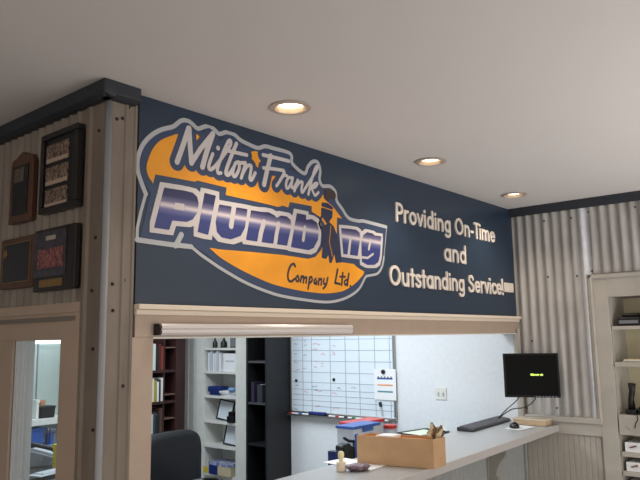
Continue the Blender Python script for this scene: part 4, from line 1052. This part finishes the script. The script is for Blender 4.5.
for a, b in lows: obj('shelf', MB().box(-.002, .284, NY1+.001, NY0-.007, Z(b), Z(a)), m_offw, rb)
k = 0
bins = [(Z(451.5), Z(442)), (Z(470.5), Z(461.5)), (Z(490), Z(480.5))]
bw_ = .095
for ri, (zb_, zt_) in enumerate(bins):
    for ci in range(9):
        yc = NY0-.028-bw_/2-ci*(bw_+.006)
        lab = f'small white drawer bin with brown handle, {ordn[ci]} from the left in the {["top","second","third"][ri]} bin row'
        t = thing('drawer_bin', lab, 'bin', (.03, yc, zb_+.0005), group='white drawer bins in the right bookcase')
        h = zt_-zb_
        obj('bin_body', MB().box(-.025, .19, -bw_/2, bw_/2, 0, h), m_paper, t, bevel=.002, local=True)
        obj('handle', MB().prism([(-.022, .018), (-.016, .012), (.022, .024), (.016, .032)], lambda a, b, d: (d, -a, b+h*.2), -.032, -.025), mat('brown handle', (120, 84, 66), .5), t, local=True)
# gadgets on the shelves
z_ = Z(326)
t = thing('black_radio', 'black boxy radio on the top shelf of the right bookcase', 'radio', (.08, -.72, z_))
obj('housing', MB().box(-.07, .08, -.065, .065, .0005, .055), m_black, t, bevel=.008, local=True); obj('top_deck', MB().box(-.04, .06, -.05, .05, .055, .08), m_black, t, bevel=.01, local=True)
obj('control_strip', MB().box(-.073, -.07, -.055, .055, .015, .035), m_grey, t, local=True)
t = thing('black_speaker', 'tall black gadget at the right edge of the top right shelf', 'device', (.08, -.86, z_))
obj('housing', MB().box(-.06, .06, -.05, .05, .0005, .14), m_black, t, bevel=.012, local=True); obj('grille', MB().box(-.063, -.06, -.04, .04, .02, .12), m_grey, t, local=True)
z_ = Z(362)
t = thing('magazine_pile', 'flat tan magazines lying on the second shelf of the right bookcase', 'magazines', (.08, -.80, z_))
for k in range(3): obj('magazine', MB().box(-.07, .09, -.13, .13, .0005+k*.006, .006+k*.006).tf(Matrix.Rotation(.06*k, 4, 'Z')), [m_tan, m_paper, m_tan][k], t, local=True)
z_ = zap
t = thing('phone_charger', 'upright black handset in its charging base on the third right shelf', 'telephone', (.06, -.685, z_))
obj('base', MB().box(-.04, .04, -.03, .03, .0005, .03), m_black, t, bevel=.006, local=True)
obj('handset', MB().tube([(0, 0, .025), (.01, .004, .09), (.0, -.008, .14), (-.005, -.012, .185)], [.022, .018, .018, .024], 10), m_black, t, smooth=True, local=True)
t = thing('tool_pile', 'dark clutter of cables and black parts on the third right shelf', 'electronics', (.08, -.80, z_))
obj('lower_part', MB().box(-.06, .06, -.07, .07, .0005, .05), m_black, t, bevel=.01, local=True)
obj('coil', MB().tube([(.03*math.cos(i*.7)-.02, .05*math.sin(i*.7), .06+.004*i) for i in range(22)], .005, 6), m_grey, t, smooth=True, local=True)
obj('brass_bar', MB().box(-.05, -.03, -.06, .05, .055, .068), m_gold, t, local=True)
z2 = zap
o = obj('cord', MB().tube(catmull([(-.012, -.73, zap+.012), (-.018, -.735, zap-.02), (-.016, -.72, zap-.05), (-.018, -.715, zap-.075)], 6), .003, 6), m_black, t, smooth=True)

# ---------------------------------------------------------------- lights
def area(name, loc, rot, size, energy, color, sy=None):
    l = bpy.data.lights.new(name, 'AREA'); l.energy = energy; l.color = color; l.size = size
    if sy: l.shape = 'RECTANGLE'; l.size_y = sy
    o = bpy.data.objects.new(name, l); COL.objects.link(o); o.location = loc; o.rotation_euler = rot; return o
area('office_light', (-1.3, 1.1, 2.48), (0, 0, 0), 1.2, 38, (.84, .93, 1), .6)
area('office_light', (-1.5, 2.7, 2.48), (0, 0, 0), 1.2, 28, (.84, .93, 1), .6)
# added fill lights, unseen: one behind the camera, one far left
area('front_fill_light', (-1.8, -5.6, 1.3), (PI/2+.35, 0, 0), 2.6, 45, (1, .97, .94), 1.6)
area('front_fill_light', (-7.9, -2.5, 1.5), (0, -PI/2, 0), 1.6, 62, (1, .91, .82), 2.4)
area('ceiling_fill_light', (-1.0, -3.4, .5), (PI, .25, 0), 3.0, 78, (1, .98, .96), 3.0)  # added upward fill, unseen, to brighten the ceiling
wd = bpy.data.worlds.new('world'); bpy.context.scene.world = wd; wd.use_nodes = True
wd.node_tree.nodes['Background'].inputs[0].default_value = (.60, .59, .59, 1); wd.node_tree.nodes['Background'].inputs[1].default_value = .8
